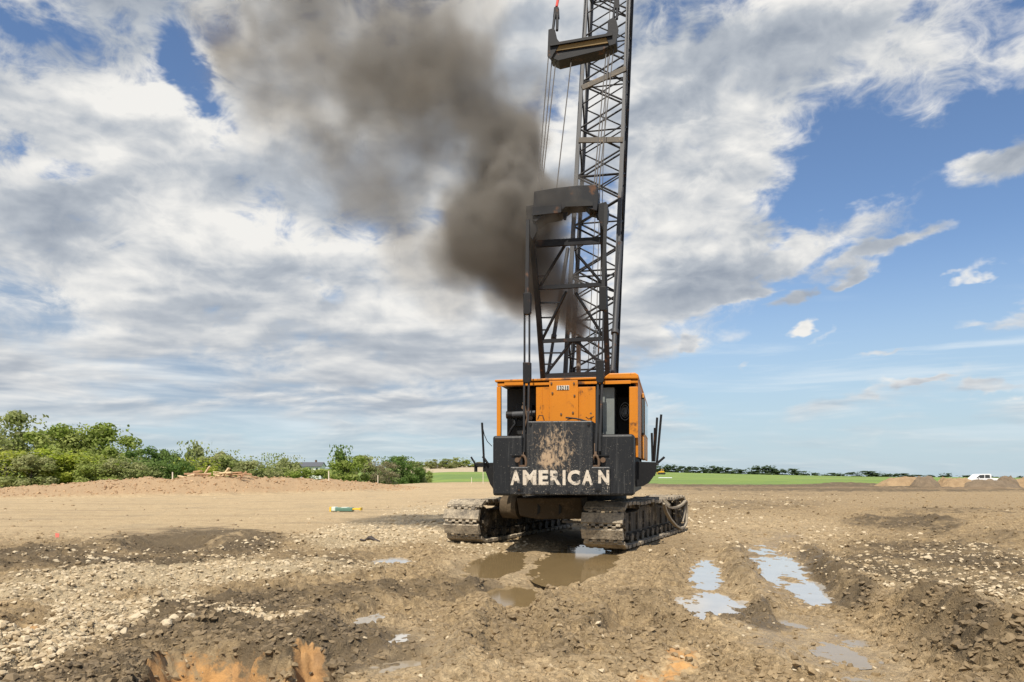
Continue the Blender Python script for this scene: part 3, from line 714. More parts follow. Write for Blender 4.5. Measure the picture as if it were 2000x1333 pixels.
M_MUDRING = paint('dry_mud_on_steel', (0.33, 0.28, 0.21), .95, (0.12, 0.09, 0.06), .35, scale=5, bmp=.6)
M_ROPE = plain('wire_rope', (0.07, 0.062, 0.055), .6, .3, 20)
M_RED = plain('red_sling', (0.5, 0.05, 0.035), .7)
M_EXH = paint('exhaust_steel', (0.22, 0.18, 0.14), .65, (0.06, 0.05, 0.04), .4, rust=.3, scale=5)
M_GPANEL = plain('grey_divider_panel', (0.16, 0.175, 0.165), .5, .3, 4)
M_PLATE = plain('number_plate_white', (0.62, 0.58, 0.50), .5, .15)
M_DIGIT = plain('digit_dark', (0.06, 0.05, 0.045), .6)
M_FAN = plain('radiator_grey', (0.28, 0.28, 0.28), .4, .3, 10)
def glass(name, tint, alpha=.5):
    m_, b_, bs, out = new_mat(name)
    bs.inputs['Base Color'].default_value = tint+(1,); bs.inputs['Roughness'].default_value = .04; bs.inputs['Specular IOR Level'].default_value = .9
    return m_
M_GLASS = glass('dusty_glass', (0.10, 0.135, 0.155))
# splashed tan mud on the middle counterweight
def splash(name):
    m_, b_, bs, out = new_mat(name); tc_ = b_.node('ShaderNodeTexCoord'); p = tc_.outputs['Object']
    n1 = b_.noise(p, 3.0, 8, .7); n2 = b_.noise(b_.v('MULTIPLY', p, (22, 22, 1.0)), 1.0, 5, .6); n3 = b_.noise(b_.v('MULTIPLY', p, (1, 1, .55)), 13, 8, .74, .6)
    c = b_.mix(n1, (0.017, 0.0185, 0.021), (0.010, 0.011, 0.013))
    c = b_.mix(b_.m('MULTIPLY', b_.rng(n2, .5, .8), .5), c, (0.12, 0.118, 0.11))
    x, y, z = b_.sep(p)
    gx_ = b_.m('DIVIDE', b_.m('SUBTRACT', x, -.12), .50); gz_ = b_.m('DIVIDE', b_.m('SUBTRACT', z, 2.2), .62)
    r_ = b_.v('LENGTH', b_.xyz(gx_, gz_, 0))
    mud = b_.m('ADD', b_.m('MULTIPLY', b_.rng(r_, 2.2, .0), .50), b_.m('MULTIPLY', b_.m('SUBTRACT', n3, .5), 1.5))
    blob = b_.m('MULTIPLY', b_.rng(b_.v('LENGTH', b_.xyz(b_.m('DIVIDE', b_.m('SUBTRACT', x, -.30), .20), b_.m('DIVIDE', b_.m('SUBTRACT', z, 1.98), .2), 0)), 1.25, .2), .18)
    f = b_.rng(b_.m('ADD', mud, blob), .36, .62)
    c = b_.mix(f, c, b_.mix(n3, (0.50, 0.33, 0.19), (0.30, 0.24, 0.17)))
    scr = b_.rng(b_.noise(b_.v('MULTIPLY', p, (7, 7, 30)), 1.0, 6, .7, 1.2), .60, .66)
    c = b_.mix(b_.m('MULTIPLY', scr, b_.rng(z, 2.9, 1.6, .15, .6)), c, (0.33, 0.27, 0.20))
    spk = b_.rng(b_.noise(p, 42, 3, .6), .62, .70)
    c = b_.mix(b_.m('MULTIPLY', spk, b_.rng(z, 2.9, 1.4)), c, (0.42, 0.37, 0.30))
    b_.put(bs.inputs['Base Color'], c); b_.put(bs.inputs['Roughness'], b_.rng(f, 0, 1, .45, .95, 'LINEAR'))
    bump(b_, bs, b_.m('ADD', f, n3), .4, .015)
    return m_
M_CWMID = splash('mud_splashed_counterweight')
def worn_white(name):
    m_, b_, bs, out = new_mat(name); tc_ = b_.node('ShaderNodeTexCoord'); oi = b_.node('ShaderNodeObjectInfo')
    p = b_.v('ADD', tc_.outputs['Object'], b_.v('SCALE', (9, 5, 7), oi.outputs['Random']))
    n = b_.noise(p, 9, 7, .72); n2 = b_.noise(p, 2.2, 3, .6)
    f = b_.rng(b_.m('ADD', b_.m('MULTIPLY', n, .65), b_.m('MULTIPLY', n2, .35)), .50, .585)
    c = b_.mix(b_.noise(p, 5, 4, .6), (0.72, 0.67, 0.57), (0.42, 0.33, 0.24))
    b_.put(bs.inputs['Base Color'], b_.mix(f, c, (0.10, 0.095, 0.088))); bs.inputs['Roughness'].default_value = .7
    return m_
M_LETTER = worn_white('worn_white_lettering')

HEAD, CC = R(12.0), Vector((1.90, 19.75, 0.0))
crane = empty('crawler_crane', CC, -HEAD)
tag(crane, 'old orange lattice-boom crawler crane with dark muddy counterweight lettered AMERICAN, pouring smoke', 'crane')
CI = (Matrix.Translation(CC) @ Matrix.Rotation(-HEAD, 4, 'Z')).inverted()
CAM0 = CI @ Vector((0, 0, CAM_H))
def L(px, py, yl):
    """the point of the crane's own upright plane y = yl that is seen at this place of the photograph"""
    d_ = CI.to_3x3() @ Vector(((px-CX)/F, 1.0, (HY-py)/F))
    t = (yl-CAM0.y)/d_.y
    return CAM0+d_*t
def pbox(mb, px0, py0, px1, py1, yl, depth):
    a, c = L(px0, py1, yl), L(px1, py0, yl)
    return mb.hexa([(x, y, z) for z in (a.z, c.z) for y in (yl, yl+depth) for x in (a.x, c.x)])
def pprism(mb, pts, yl, depth): return mb.prism([L(p[0], p[1], yl) for p in pts], (0, depth, 0))

# ---- counterweight
mb = MB(); pprism(mb, [(1030, 823), (1157, 822), (1158, 912), (1192, 912), (1192, 968), (996, 967), (996, 912), (1029, 912)], -4.16, .78)
cw = mb.build('counterweight', M_CWMID, crane, .025)
for (a, c, t) in ((962, 1021, 851), (1173, 1238, 848)):
    mb = MB(); pbox(mb, a, t, c, 968.5, -4.10, .72)
    sc = mb.build('side_counterweight', M_CW, crane, .05)
    px = 1011 if a < 1000 else 1178
    q = L(px, 899, -4.11); MB().disc(q, (0, 1, 0), .055, .10, 14).build('pin', M_RUST, sc)
    q = L(px-2 if a < 1000 else px+1, 890, -4.105); MB().box(q, (.22, .05, .018)).build('lip', M_BLACK, sc)
mb = MB(); pbox(mb, 1018, 846, 1176, 966, -3.95, .5); mb.build('counterweight_backing', M_BLACK, crane)
for (px, py) in ((1015, 956), (1042, 963.5), (1136, 963.5), (1168, 956), (1070, 962), (1110, 962)):
    q = L(px, py, -4.17); MB().disc(q, (0, 1, 0), .034, .06, 6).build('bolt', M_BLACK, cw)
for (px, py) in ((1015, 952), (1168, 952)):
    q = L(px, py, -4.165); MB().box(q, (.13, .04, .16)).build('bracket', M_CW, cw)
for (px, py) in ((1036, 828), (1150, 828)): MB().disc(L(px, py, -4.17), (0, 1, 0), .03, .05, 10).build('bolt', M_BLACK, cw)
# lettering
def glyph(ch, bold=.02):
    cu = bpy.data.curves.new('glyph', 'FONT'); cu.body = ch; cu.offset = bold; cu.extrude = .02; cu.resolution_u = 3
    o = bpy.data.objects.new('glyph', cu); COL.objects.link(o)
    dg = bpy.context.evaluated_depsgraph_get(); me = bpy.data.meshes.new_from_object(o.evaluated_get(dg))
    bpy.data.objects.remove(o); bpy.data.curves.remove(cu)
    n = len(me.vertices); a = np.zeros(n*3); me.vertices.foreach_get('co', a); a = a.reshape(-1, 3)
    mn, mx = a.min(0), a.max(0); a = (a-mn)/(mx-mn)
    return me, a
def put_glyph(name, ch, p0, p1, mat, parent, thick=.006, bold=.02):
    """p0 lower left, p1 upper right in the crane's frame"""
    me, a = glyph(ch, bold)
    v = np.stack([p0.x+a[:, 0]*(p1.x-p0.x), p0.y-a[:, 2]*thick, p0.z+a[:, 1]*(p1.z-p0.z)], 1)
    me.vertices.foreach_set('co', v.astype(np.float32).ravel()); me.materials.clear(); me.materials.append(mat); me.update()
    o = bpy.data.objects.new(name, me); COL.objects.link(o); o.parent = parent; return o
for ch, a, c in (('A', 524, 592), ('M', 604, 692), ('E', 707, 770), ('R', 782, 851), ('I', 863, 882), ('C', 895, 977), ('A', 988, 1061), ('N', 1095, 1166)):
    put_glyph('letter', ch, L(840+a/3.333, 948, -4.163), L(840+c/3.333, 918.5, -4.163), M_LETTER, cw, .006, .045)

# ---- upper deck and house
zf = L(1100, 968, -4.1).z
xl, xr = L(970, 800, -3.3).x, L(1246, 800, -3.3).x
mb = MB().hexa([(x, y, z) for z in (zf+.02, zf+.32) for y in (-3.34, 2.1) for x in (xl+.12, xr-.12)])
mb.build('deck', M_BLACK, crane)
ztop = L(1100, 741, -3.3).z
mb = MB().hexa([(x, y, z) for z in (ztop-.03, ztop+.02) for y in (-3.36, 1.2) for x in (xl-.03, xr+.02)]); roof = mb.build('house_roof', M_ORANGE, crane, .012)
mb = MB(); pprism(mb, [(1176, 740), (1190, 729.5), (1240, 728), (1247, 732), (1247, 740)], -3.37, 4.2); mb.build('roof_cowl', M_ORANGE, roof, .02)
mb = MB(); pbox(mb, 971, 742, 1246, 755, -3.33, .08); mb.build('roof_beam', M_ORANGE, roof, .008)
mb = MB(); pbox(mb, 985, 745, 1024, 753, -3.345, .02); mb.build('beam_stiffener', M_ORANGE, roof, .004)
mb = MB(); pbox(mb, 1180, 743, 1232, 751, -3.345, .02); mb.build('beam_stiffener', M_ORANGE, roof, .004)
for (a, c) in ((970, 978), (1229, 1246)):
    mb = MB(); pbox(mb, a, 755.5, c, 856, -3.33, .09); mb.build('house_post', M_ORANGE, crane, .008)
mb = MB(); pbox(mb, 1047, 755.5, 1073, 850, -3.30, .05); mb.build('house_panel', M_ORANGE, crane, .006)
mb = MB(); pbox(mb, 1128, 755.5, 1163, 850, -3.30, .05); mb.build('house_panel', M_ORANGE, crane, .006)
mb = MB(); pbox(mb, 1072.5, 743, 1128.5, 850, -3.36, .05); hp = mb.build('house_panel', M_ORANGE, crane, .006)
for px in (1058, 1072.5, 1128.5): 
    mb = MB(); pbox(mb, px-1, 757, px+1, 846, -3.375 if px > 1060 else -3.315, .02); mb.build('panel_seam', M_ORANGE, hp)
for (px, py) in ((1079, 768), (1121, 749), (1122, 773), (1096, 809), (1119, 806), (1077, 749), (1154, 808)):
    MB().disc(L(px, py, -3.37), (0, 1, 0), .022, .03, 8).build('latch', M_RUST, hp)
mb = MB(); pbox(mb, 1087.5, 753, 1111.5, 762, -3.372, .012); pl_ = mb.build('number_plate', M_PLATE, crane)
for i, ch in enumerate('13218'):
    x0 = 1088.4+i*4.6; w_ = 2.0 if ch == '1' else 3.8
    put_glyph('digit', ch, L(x0+(1 if ch == '1' else 0), 761.3, -3.373), L(x0+(1 if ch == '1' else 0)+w_, 753.8, -3.373), M_DIGIT, pl_, .004, .03)
# right opening
mb = MB(); pbox(mb, 1177, 757, 1200, 852, -3.15, .9); mb.build('divider_panel', M_GPANEL, crane, .006)
mb = MB(); pbox(mb, 1163, 755.5, 1171, 852, -3.25, .06); mb.build('inner_post', M_DARKBOX, crane)
mb = MB().hexa([(x, y, z) for z in (zf+.3, ztop-.04) for y in (-.62, -.56) for x in (xl+.45, xr-.02)]); mb.build('bulkhead', M_DARKBOX, crane)  # bulkhead in black: the bay's darkness is put into its colour
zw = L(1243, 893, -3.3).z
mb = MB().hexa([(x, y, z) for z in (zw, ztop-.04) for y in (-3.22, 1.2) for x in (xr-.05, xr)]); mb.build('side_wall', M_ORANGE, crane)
mb = MB().hexa([(x, y, z) for z in (zf+.3, ztop-.04) for y in (-3.2, -.62) for x in (xr-.09, xr-.053)]); mb.build('inner_shade_sheet', M_DARKBOX, crane)  # black sheet inside the orange wall, shade of the bay as colour
mb = MB().hexa([(x, y, z) for z in (ztop-.07, ztop-.033) for y in (-3.2, 1.1) for x in (xl, xr-.09)]); mb.build('roof_shade_sheet', M_DARKBOX, crane)  # black sheet under the roof, painted shade of the bay
q = L(1221, 804, -2.6); mb = MB()
for r_ in (.06, .11, .16): mb.path([q+Vector((math.cos(a)*r_*.75, 0, math.sin(a)*r_*1.25)) for a in np.linspace(0, 6.283, 17)], .012, 5)
mb.disc(q+Vector((0, .08, 0)), (0, 1, 0), .10, .05, 14); fan = mb.build('fan_guard', M_FAN, crane)
mb = MB(); pbox(mb, 1206, 776, 1228, 856, -2.45, .4); mb.build('radiator', M_DARKBOX, crane)
# engine in the left opening
eng = MB(); pbox(eng, 990, 758, 1048, 856, -2.55, 1.6); pbox(eng, 1008, 790, 1040, 850, -2.8, .3); eng = eng.build('engine', M_DARKBOX, crane, .02)
a, c = L(991, 811, -2.95), L(1046, 808, -2.95)
MB().tube(a, c, .075, n=16).build('air_cleaner', M_GREY, eng)
MB().tube(a-Vector((.02, 0, 0)), a+Vector((.12, 0, 0)), .088, n=16).build('air_cleaner_cap', M_BLACK, eng)
mb = MB(); mb.path([L(1003, 815, -2.9), L(1006, 828, -2.95), L(998, 840, -2.95), L(990, 858, -2.9)], .03, 8); mb.build('hose', M_BLACK, eng)
mb = MB(); mb.path([L(1022, 787, -3.2), L(1026, 800, -3.25), L(1030, 816, -3.2), L(1026, 830, -3.2), L(1020, 852, -3.2)], .022, 8); mb.build('hose', M_RUST, eng)
MB().disc(L(1023, 796, -3.2), (0, 1, 0), .05, .06, 10).build('valve', M_RUST, eng)
MB().disc(L(1037, 817, -3.2), (0, 1, 0), .045, .06, 10).build('valve', M_RUST, eng)
mb = MB(); pbox(mb, 1000, 820, 1022, 834, -2.86, .2); mb.build('starter', M_DARKBOX, eng, .02)
for (p_, r_) in (([(1050, 820), (1053, 812), (1060, 812), (1063, 822)], .012), ([(1105, 816), (1125, 818), (1145, 823), (1152, 829)], .02), ([(1108, 820), (1122, 817), (1138, 820)], .012), ([(1144, 815), (1150, 819), (1160, 814)], .012)):
    MB().path([L(x, y, -3.42) for x, y in p_], r_, 6).build('hose', M_BLACK, crane)
# cab at the right front
cx1 = L(1258, 800, -1.2).x
z0, z1 = L(1250, 897, -1.2).z, L(1250, 768, -1.2).z
cabm = MB().hexa([(x, y, z) for z in (z0, z1) for y in (-1.2, 1.9) for x in (xr+.01, cx1)]); cab = cabm.build('operator_cab', M_CAB, crane, .02)
mb = MB(); pbox(mb, 1247.5, 777, 1258.2, 850, -1.225, .02); wf = mb.build('cab_window', M_BLACK, cab)
wb = MB(); pbox(wb, 1249, 780, 1257, 846, -1.235, .008); wb.build('window_pane', M_GLASS, cab)
mb = MB(); 
mb.hexa([(x, y, z) for z in (z0+.62, z1-.15) for y in (-.9, .2) for x in (cx1+.002, cx1+.02)]); mb.build('cab_window', M_GLASS, cab)
mb = MB().hexa([(x, y, z) for z in (z0+.62, z1-.15) for y in (.4, 1.6) for x in (cx1+.002, cx1+.02)]); mb.build('cab_window', M_GLASS, cab)
for k in range(2):
    mb = MB(); pbox(mb, 1249, 872+k*9, 1255, 878+k*9, -1.212, .01); mb.build('decal', M_RUST, cab)
MB().tube(L(1250, 762, -1.0), L(1250, 768, -1.0), .03, n=8).build('cab_hook', M_BLACK, cab)

# ---- catwalk brackets and rail posts
mb = MB(); pprism(mb, [(1238, 902), (1283, 903), (1281, 925), (1268, 943), (1256, 950), (1239, 951)], -2.9, .05)
pprism(mb, [(1238, 902), (1283, 903), (1283, 907), (1238, 906)], -2.85, 3.2); pprism(mb, [(1242, 905), (1270, 906), (1262, 940), (1242, 944)], -2.0, .8)
cwk = mb.build('catwalk', M_BLACK, crane, .006)
for (x0, y0, x1, y1, yl) in ((1273, 846, 1274.5, 902, -2.2), (1279, 836, 1277.5, 902, -2.4), (1283.5, 816, 1278, 902, -2.6), (1291.5, 810, 1283, 904, -2.8), (1298, 893, 1284, 905, -2.8)):
    MB().tube(L(x0, y0, yl), L(x1, y1, yl), .026, n=8).build('rail_post', M_BLACK, cwk)
MB().tube(L(1275, 903, -2.6), L(1279, 930, -2.6), .015, n=6).build('rail_post', M_TAN, cwk)
mb = MB(); pprism(mb, [(926, 905), (963, 904), (963, 912), (926, 912)], -2.9, 3.0); pprism(mb, [(945, 912), (963, 912), (963, 955), (957, 946)], -2.9, .05)
pbox(mb, 926, 912, 931, 922, -2.9, .08); pbox(mb, 943, 912, 948, 922, -2.9, .08)
cwl = mb.build('catwalk', M_BLACK, crane, .006)
for (x0, y0, x1, y1, r_) in ((941.5, 826, 945.5, 906, .026), (920, 893, 929, 908, .022), (943, 892, 953, 906, .028)):
    MB().tube(L(x0, y0, -2.95), L(x1, y1, -2.95), r_, n=8).build('rail_post', M_BLACK, cwl)
MB().path([L(x, y, -3.0) for x, y in ((943, 836), (946, 850), (952, 863), (961, 872))], .009, 6).build('cable', M_BLACK, cwl)

# ---- under-carriage
car = MB(); pprism(car, [(1008, 973), (1136, 972), (1138, 1014), (1050, 1015), (1014, 1008)], -2.35, 4.5)
carb = car.build('carbody', M_CARB, crane, .04)
MB().tube(L(985, 990, -2.0), L(1016, 990, -2.1), .28, .30, n=18).build('axle_housing', M_CARB, carb)
MB().disc((0, 0, zf-.10), (0, 0, 1), 1.15, .24, 32).build('slewing_ring', M_BLACK, carb)
for px in (1050, 1092): 
    mb = MB(); pprism(mb, [(px, 985), (px+5, 990), (px+4, 1002), (px-1, 1006)], -2.37, .03); mb.build('dark_patch', M_DARKBOX, carb)  # small near-black patches on the rear of the carbody
MB().beam(L(1098, 1019, -2.9), L(1140, 1021, -2.9), .06, .05).build('tow_bar', M_TAN, carb)
LOW = Matrix.Rotation(-R(13.0), 4, 'Z')
HALF, RW, ZW = 2.80, 0.46, 0.535
PITCH = 0.335
def track_pos(s):
    """place, tangent angle on the loop: bottom run, far end, sagging top run, near end"""
    a, c = 2*HALF, math.pi*RW; s %= 2*(a+c)
    if s < a: return Vector((0, -HALF+s, ZW-RW)), 0.0
    s -= a
    if s < c: t = s/RW; return Vector((0, HALF+RW*math.sin(t), ZW-RW*math.cos(t))), t
    s -= c
    if s < a:
        sag = -.055*math.sin(math.pi*s/a)*abs(math.sin(3.2*math.pi*s/a))
        return Vector((0, HALF-s, ZW+RW+sag)), math.pi
    s -= a; t = s/RW
    return Vector((0, -HALF-RW*math.sin(t), ZW+RW*math.cos(t))), math.pi+t
SW = .94
def shoe_mesh():
    mb = MB(); p = PITCH
    # a grouser shoe: chamfered plate, hinge knuckles on both edges, guide lugs on the inside (z up = inside)
    sec = [(-p*.40, .0), (-p*.33, -.055), (p*.33, -.055), (p*.40, 0), (p*.36, .02), (-p*.36, .02)]
    mb.prism([(-SW/2, y, z) for y, z in sec], (SW, 0, 0))
    for k in range(5): mb.box((-SW*.40+k*SW*.20, p*.46, -.016), (SW*.10, p*.16, .05))
    for k in range(4): mb.box((-SW*.30+k*SW*.20, -p*.46, -.016), (SW*.10, p*.16, .05))
    for x in (-.16, .16): mb.box((x, 0, .06), (.06, .12, .08))
    return mb.mesh('track_shoe', M_SHOE)
SHOE = shoe_mesh()
def make_track(side):
    mb = MB()
    fr = [(-2.55, .22), (2.6, .22), (2.75, .42), (2.4, .80), (1.2, .80), (.7, .88), (-.8, .88), (-1.2, .78), (-2.3, .76), (-2.7, .5)]
    mb.prism([(-.22, y, z) for y, z in fr], (.44, 0, 0))
    mb.prism([(-.30, y, z) for y, z in [(-2.3, .17), (2.4, .17), (2.4, .27), (-2.3, .27)]], (.60, 0, 0))
    for y in (-1.9, -1.3, -.7, -.1, .5, 1.1, 1.7): mb.box((0, y, .55), (.52, .05, .42))
    t = mb.build('crawler_track', M_TFRAME, crane, .012)
    t.matrix_local = LOW @ Matrix.Translation((side*1.74-.13, -.06, .02))
    n = int(round(2*(2*HALF+math.pi*RW)/PITCH)); tot = 2*(2*HALF+math.pi*RW)
    for i in range(n):
        p, a = track_pos((i+.35)*tot/n)
        o = bpy.data.objects.new('track_shoe', SHOE); COL.objects.link(o); o.parent = t
        o.matrix_local = Matrix.Translation(p) @ Matrix.Rotation(a, 4, 'X') @ Matrix.Rotation(random.uniform(-.02, .02), 4, 'X')
    for y, nm in ((-HALF, 'idler_wheel'), (HALF, 'sprocket')):
        w = MB()
        for x in (-.29, .29):
            w.disc((x, y, ZW), (1, 0, 0), .36, .07, 24)
            if nm == 'sprocket':
                for k in range(9):
                    a = k*6.283/9; w.box((x, y+.38*math.cos(a), ZW+.38*math.sin(a)), (.07, .10, .10), Matrix.Rotation(a, 3, 'X'))
            else:
                for k in range(6):
                    a = k*6.283/6; w.beam((x*1.13, y+.09*math.cos(a), ZW+.09*math.sin(a)), (x*1.13, y+.33*math.cos(a), ZW+.33*math.sin(a)), .05, .04, (1, 0, 0))
        w.disc((0, y, ZW), (1, 0, 0), .13, .84, 16); w.build(nm, M_TFRAME, t, .01)
    for y in np.arange(-2.1, 2.2, .47):
        MB().disc((0, y, .20), (1, 0, 0), .115, .70, 14).build('roller', M_TFRAME, t)
    for y in (-1.3, 0, 1.3): MB().disc((0, y, .90), (1, 0, 0), .07, .60, 12).build('roller', M_TFRAME, t)
    # mud-caked guard rim beside the sprocket
    loop = [(.35, .90), (.75, .80), (1.3, .745), (2.0, .74), (2.6, .79), (3.02, .88), (3.17, .84), (3.20, .50), (3.12, .24), (2.85, .13), (2.35, .12), (1.75, .24), (1.1, .45), (.6, .68), (.35, .90)]
    mb = MB()
    for (ya, za), (yb_, zb_) in zip(loop, loop[1:]): mb.beam((side*.485, ya, za), (side*.485, yb_, zb_), .05, .085, (1, 0, 0))
    mb.build('guard_rim', M_MUDRING, t)
    for k in range(5): MB().box((side*.49, .42+k*.13, .99-k*.035), (.06, .07, .05)).build('guard_tooth', M_MUDRING, t)
    MB().path([(side*.47, 3.05, .72), (side*.47, 2.90, .52), (side*.47, 2.72, .28)], [.03, .05, .03], 8).build('mud_cake', M_MUDRING, t)
    return t
for s_ in (-1, 1): make_track(s_)

# ---- gantry
def yg(py): return -1.7+(740-py)/340.0*(-1.55)
def G3(p): return L(p[0], p[1], yg(p[1]))
gan = MB().tube(G3((1056, 740)), G3((1190, 736)), .07, n=12).build('gantry', M_LACE, crane)
for pts in ([(1061, 742), (1051, 600), (1036, 432)], [(1187, 738), (1181, 560), (1177, 430)]):
    mb = MB()
    for p, q in zip(pts, pts[1:]): mb.beam(G3(p), G3(q), .12, .14, (0, 1, 0))
    mb.build('gantry_leg', M_LACE, gan)
for p, q, w in (((1047, 477), (1178, 470), .15), ((1052, 563), (1180, 556), .09), ((1057, 667), (1182, 662), .085), ((1062, 734), (1186, 729), .085)):
    MB().beam(G3(p), G3(q), .08, w).build('crossbar', M_LACE, gan)
for p, q in (((1103, 480), (1053, 562)), ((1128, 498), (1176, 554)), ((1106, 570), (1058, 666)), ((1124, 572), (1180, 660)), ((1116, 668), (1066, 732)), ((1130, 670), (1174, 712)), ((1117, 667), (1132, 672))):
    MB().beam(G3(p), G3(q), .05, .05).build('brace', M_LACE, gan)
for y, xa, xb in ((540, 1050, 1065), (592, 1054, 1093), (621, 1056, 1084), (645, 1058, 1072), (690, 1060, 1098), (712, 1061, 1080)):
    MB().beam(G3((xa, y)), G3((xb, y-.5)), .03, .035).build('rung', M_LACE, gan)
# head of the gantry: cross beam, cheeks and rope sheaves
hd = MB(); pprism(hd, [(1043, 374), (1085, 367), (1130, 362), (1166, 361), (1169, 388), (1166, 412), (1150, 408), (1140, 398), (1110, 401), (1090, 416), (1062, 421), (1046, 434), (1040, 430)], -3.35, .55)
hd = hd.build('gantry_head', M_LACE, crane, .012)
mb = MB(); pprism(mb, [(1040, 405), (1096, 400), (1096, 415), (1040, 421)], -3.40, .06); mb.build('head_flange', M_LACE, hd)
mb = MB(); pprism(mb, [(1104, 396), (1118, 390), (1146, 390), (1158, 396), (1158, 402), (1104, 404)], -3.38, .05); mb.build('head_notch_shade', M_DARKBOX, hd)  # black plate on the front face, painted shade of a notch
mb = MB(); pprism(mb, [(1027, 403), (1042, 400), (1046, 420), (1048, 452), (1040, 470), (1030, 450)], -3.3, .3); mb.build('cheek_plate', M_BLACK, hd, .008)
mb = MB(); pprism(mb, [(1169, 398), (1184, 394), (1188, 405), (1186, 428), (1176, 446), (1168, 424)], -3.3, .3); mb.build('cheek_plate', M_BLACK, hd, .008)
for px in (1050, 1060, 1154, 1163): MB().disc(L(px, 402, -3.1), (1, .12, 0), .24, .05, 20).build('sheave', M_BLACK, hd)
for (px, py) in ((1103, 424), (1168, 424)): 
    mb = MB(); pprism(mb, [(px-5, py-9), (px+5, py-9), (px+2, py+5), (px-2, py+5)], -3.2, .06); mb.build('lug', M_BLACK, hd)
# back hitches
def hitch(spec, shx, shy, top):
    mb = MB()
    mb.beam(L(*top[0], -3.6), L(*top[1], -3.75), .075, .05, (0, 1, 0)); h_ = mb.build('back_hitch', M_BLACK, crane)
    for kind, x0, y0, x1, y1, w in spec:
        mb = MB()
        if kind == 'block':
            pprism(mb, [(x0, y0), (x1, y0), (x1, y1-4), (x1-3, y1), (x0+3, y1), (x0, y1-4)], -3.83, .14); mb.build('link_block', M_BLACK, h_, .008)
        else:
            mb.beam(L(x0, y0, -3.76), L(x1, y1, -3.80 if y1 < 800 else -4.02), w, .05, (0, 1, 0)); mb.build('link_bar', M_LACE, h_)
    q = L(shx, shy, -4.08); mb = MB()
    mb.path([q+Vector((math.sin(a)*.075, 0, math.cos(a)*.16-.02)) for a in np.linspace(0, 6.283, 19)], .030, 8, False); mb.build('shackle', M_RUST, h_)
    MB().disc(q+Vector((0, 0, -.13)), (0, 1, 0), .07, .12, 14).build('shackle_pin', M_RUST, h_)
    MB().beam(q+Vector((0, .02, .10)), L(shx, shy-36, -3.95), .05, .05, (0, 1, 0)).build('link_bar', M_RUST, h_)
hitch([('block', 1022, 572, 1036, 614, 0), ('bar', 1024.5, 612, 1024.5, 712, .036), ('bar', 1034, 612, 1034, 712, .036), ('block', 1021, 708, 1036, 748, 0), ('bar', 1024, 746, 1023.5, 884, .04), ('bar', 1033, 746, 1031, 884, .04)],
      1021, 903, ((1031, 430), (1029, 574)))
hitch([('block', 1170, 560, 1185, 606, 0), ('bar', 1172, 604, 1168, 708, .03), ('bar', 1178.5, 604, 1176, 708, .03), ('block', 1164, 704, 1179, 748, 0), ('bar', 1168, 746, 1164, 882, .045), ('bar', 1176, 746, 1171.5, 882, .045)],
      1163, 903, ((1184, 400), (1178, 562)))
# ---- boom
BA = R(78.5)
yb0 = 1.15
NL0, NR0 = L(1119.5, 480, yb0), L(1205.5, 480, yb0)
dzb = 7.95; yb1 = yb0+dzb/math.tan(BA)
NL1, NR1 = L(1143.5, 0, yb1), L(1229, 0, yb1)
ax = (((NL1+NR1)-(NL0+NR0))/2).normalized()
mid0 = (NL0+NR0)/2; hw = ((NR0-NL0).length+(NR1-NL1).length)/4
nrm = Vector((0, math.sin(BA), -math.cos(BA))); DEP = 1.22
def bp(s, side, far):
    """point of a boom chord, s metres above the reference section"""
    taper = 1.0; hwid = hw; cent = mid0+ax*s
    if s < -2.6:
        k = min(1.0, (-2.6-s)/4.0); taper = 1-.72*k; hwid = hw*(1+.10*k)
    if s > 17.0:
        k = min(1.0, (s-17.0)/2.6); taper = 1-.7*k; hwid = hw*(1-.35*k)
    d_ = DEP*taper; off = nrm*(DEP/2+(d_/2 if far else -d_/2))
    return cent+Vector((side*hwid, 0, 0))+off
S0, S1 = -6.6, 19.6
bm = MB(); bm.tube(bp(S0, -1, 0)+nrm*.15+Vector((-.1, 0, 0)), bp(S0, 1, 0)+nrm*.15+Vector((.1, 0, 0)), .11, n=12)
bm.tube(bp(S1, -1, 0)+nrm*.15, bp(S1, 1, 0)+nrm*.15, .12, n=12)
boom = bm.build('boom', M_GREY, crane)
for side in (-1, 1):
    for far in (0, 1):
        mb = MB(); ss = [S0, -4.6, -2.6, 2.5, 7, 12, 17, S1]
        for p, q in zip(ss, ss[1:]): mb.beam(bp(p, side, far), bp(q, side, far), .115, .115, (1, 0, 0))
        mb.build('chord', M_GREY if side < 0 or far == 0 else M_LACE, boom)  # far right chord in darker steel: shade of that side put into colour
UNIT = MB().tube((0, 0, 0), (0, 0, 1), 1, n=6, caps=False).mesh('lacing', M_LACE)
def lacing(p, q, r_):
    o = bpy.data.objects.new('lacing', UNIT); COL.objects.link(o); o.parent = boom
    dv = q-p; o.matrix_local = Matrix.Translation(p) @ dv.to_track_quat('Z', 'Y').to_matrix().to_4x4() @ Matrix.Diagonal((r_, r_, dv.length, 1))
BAY = .78; s = -5.6; k = 0
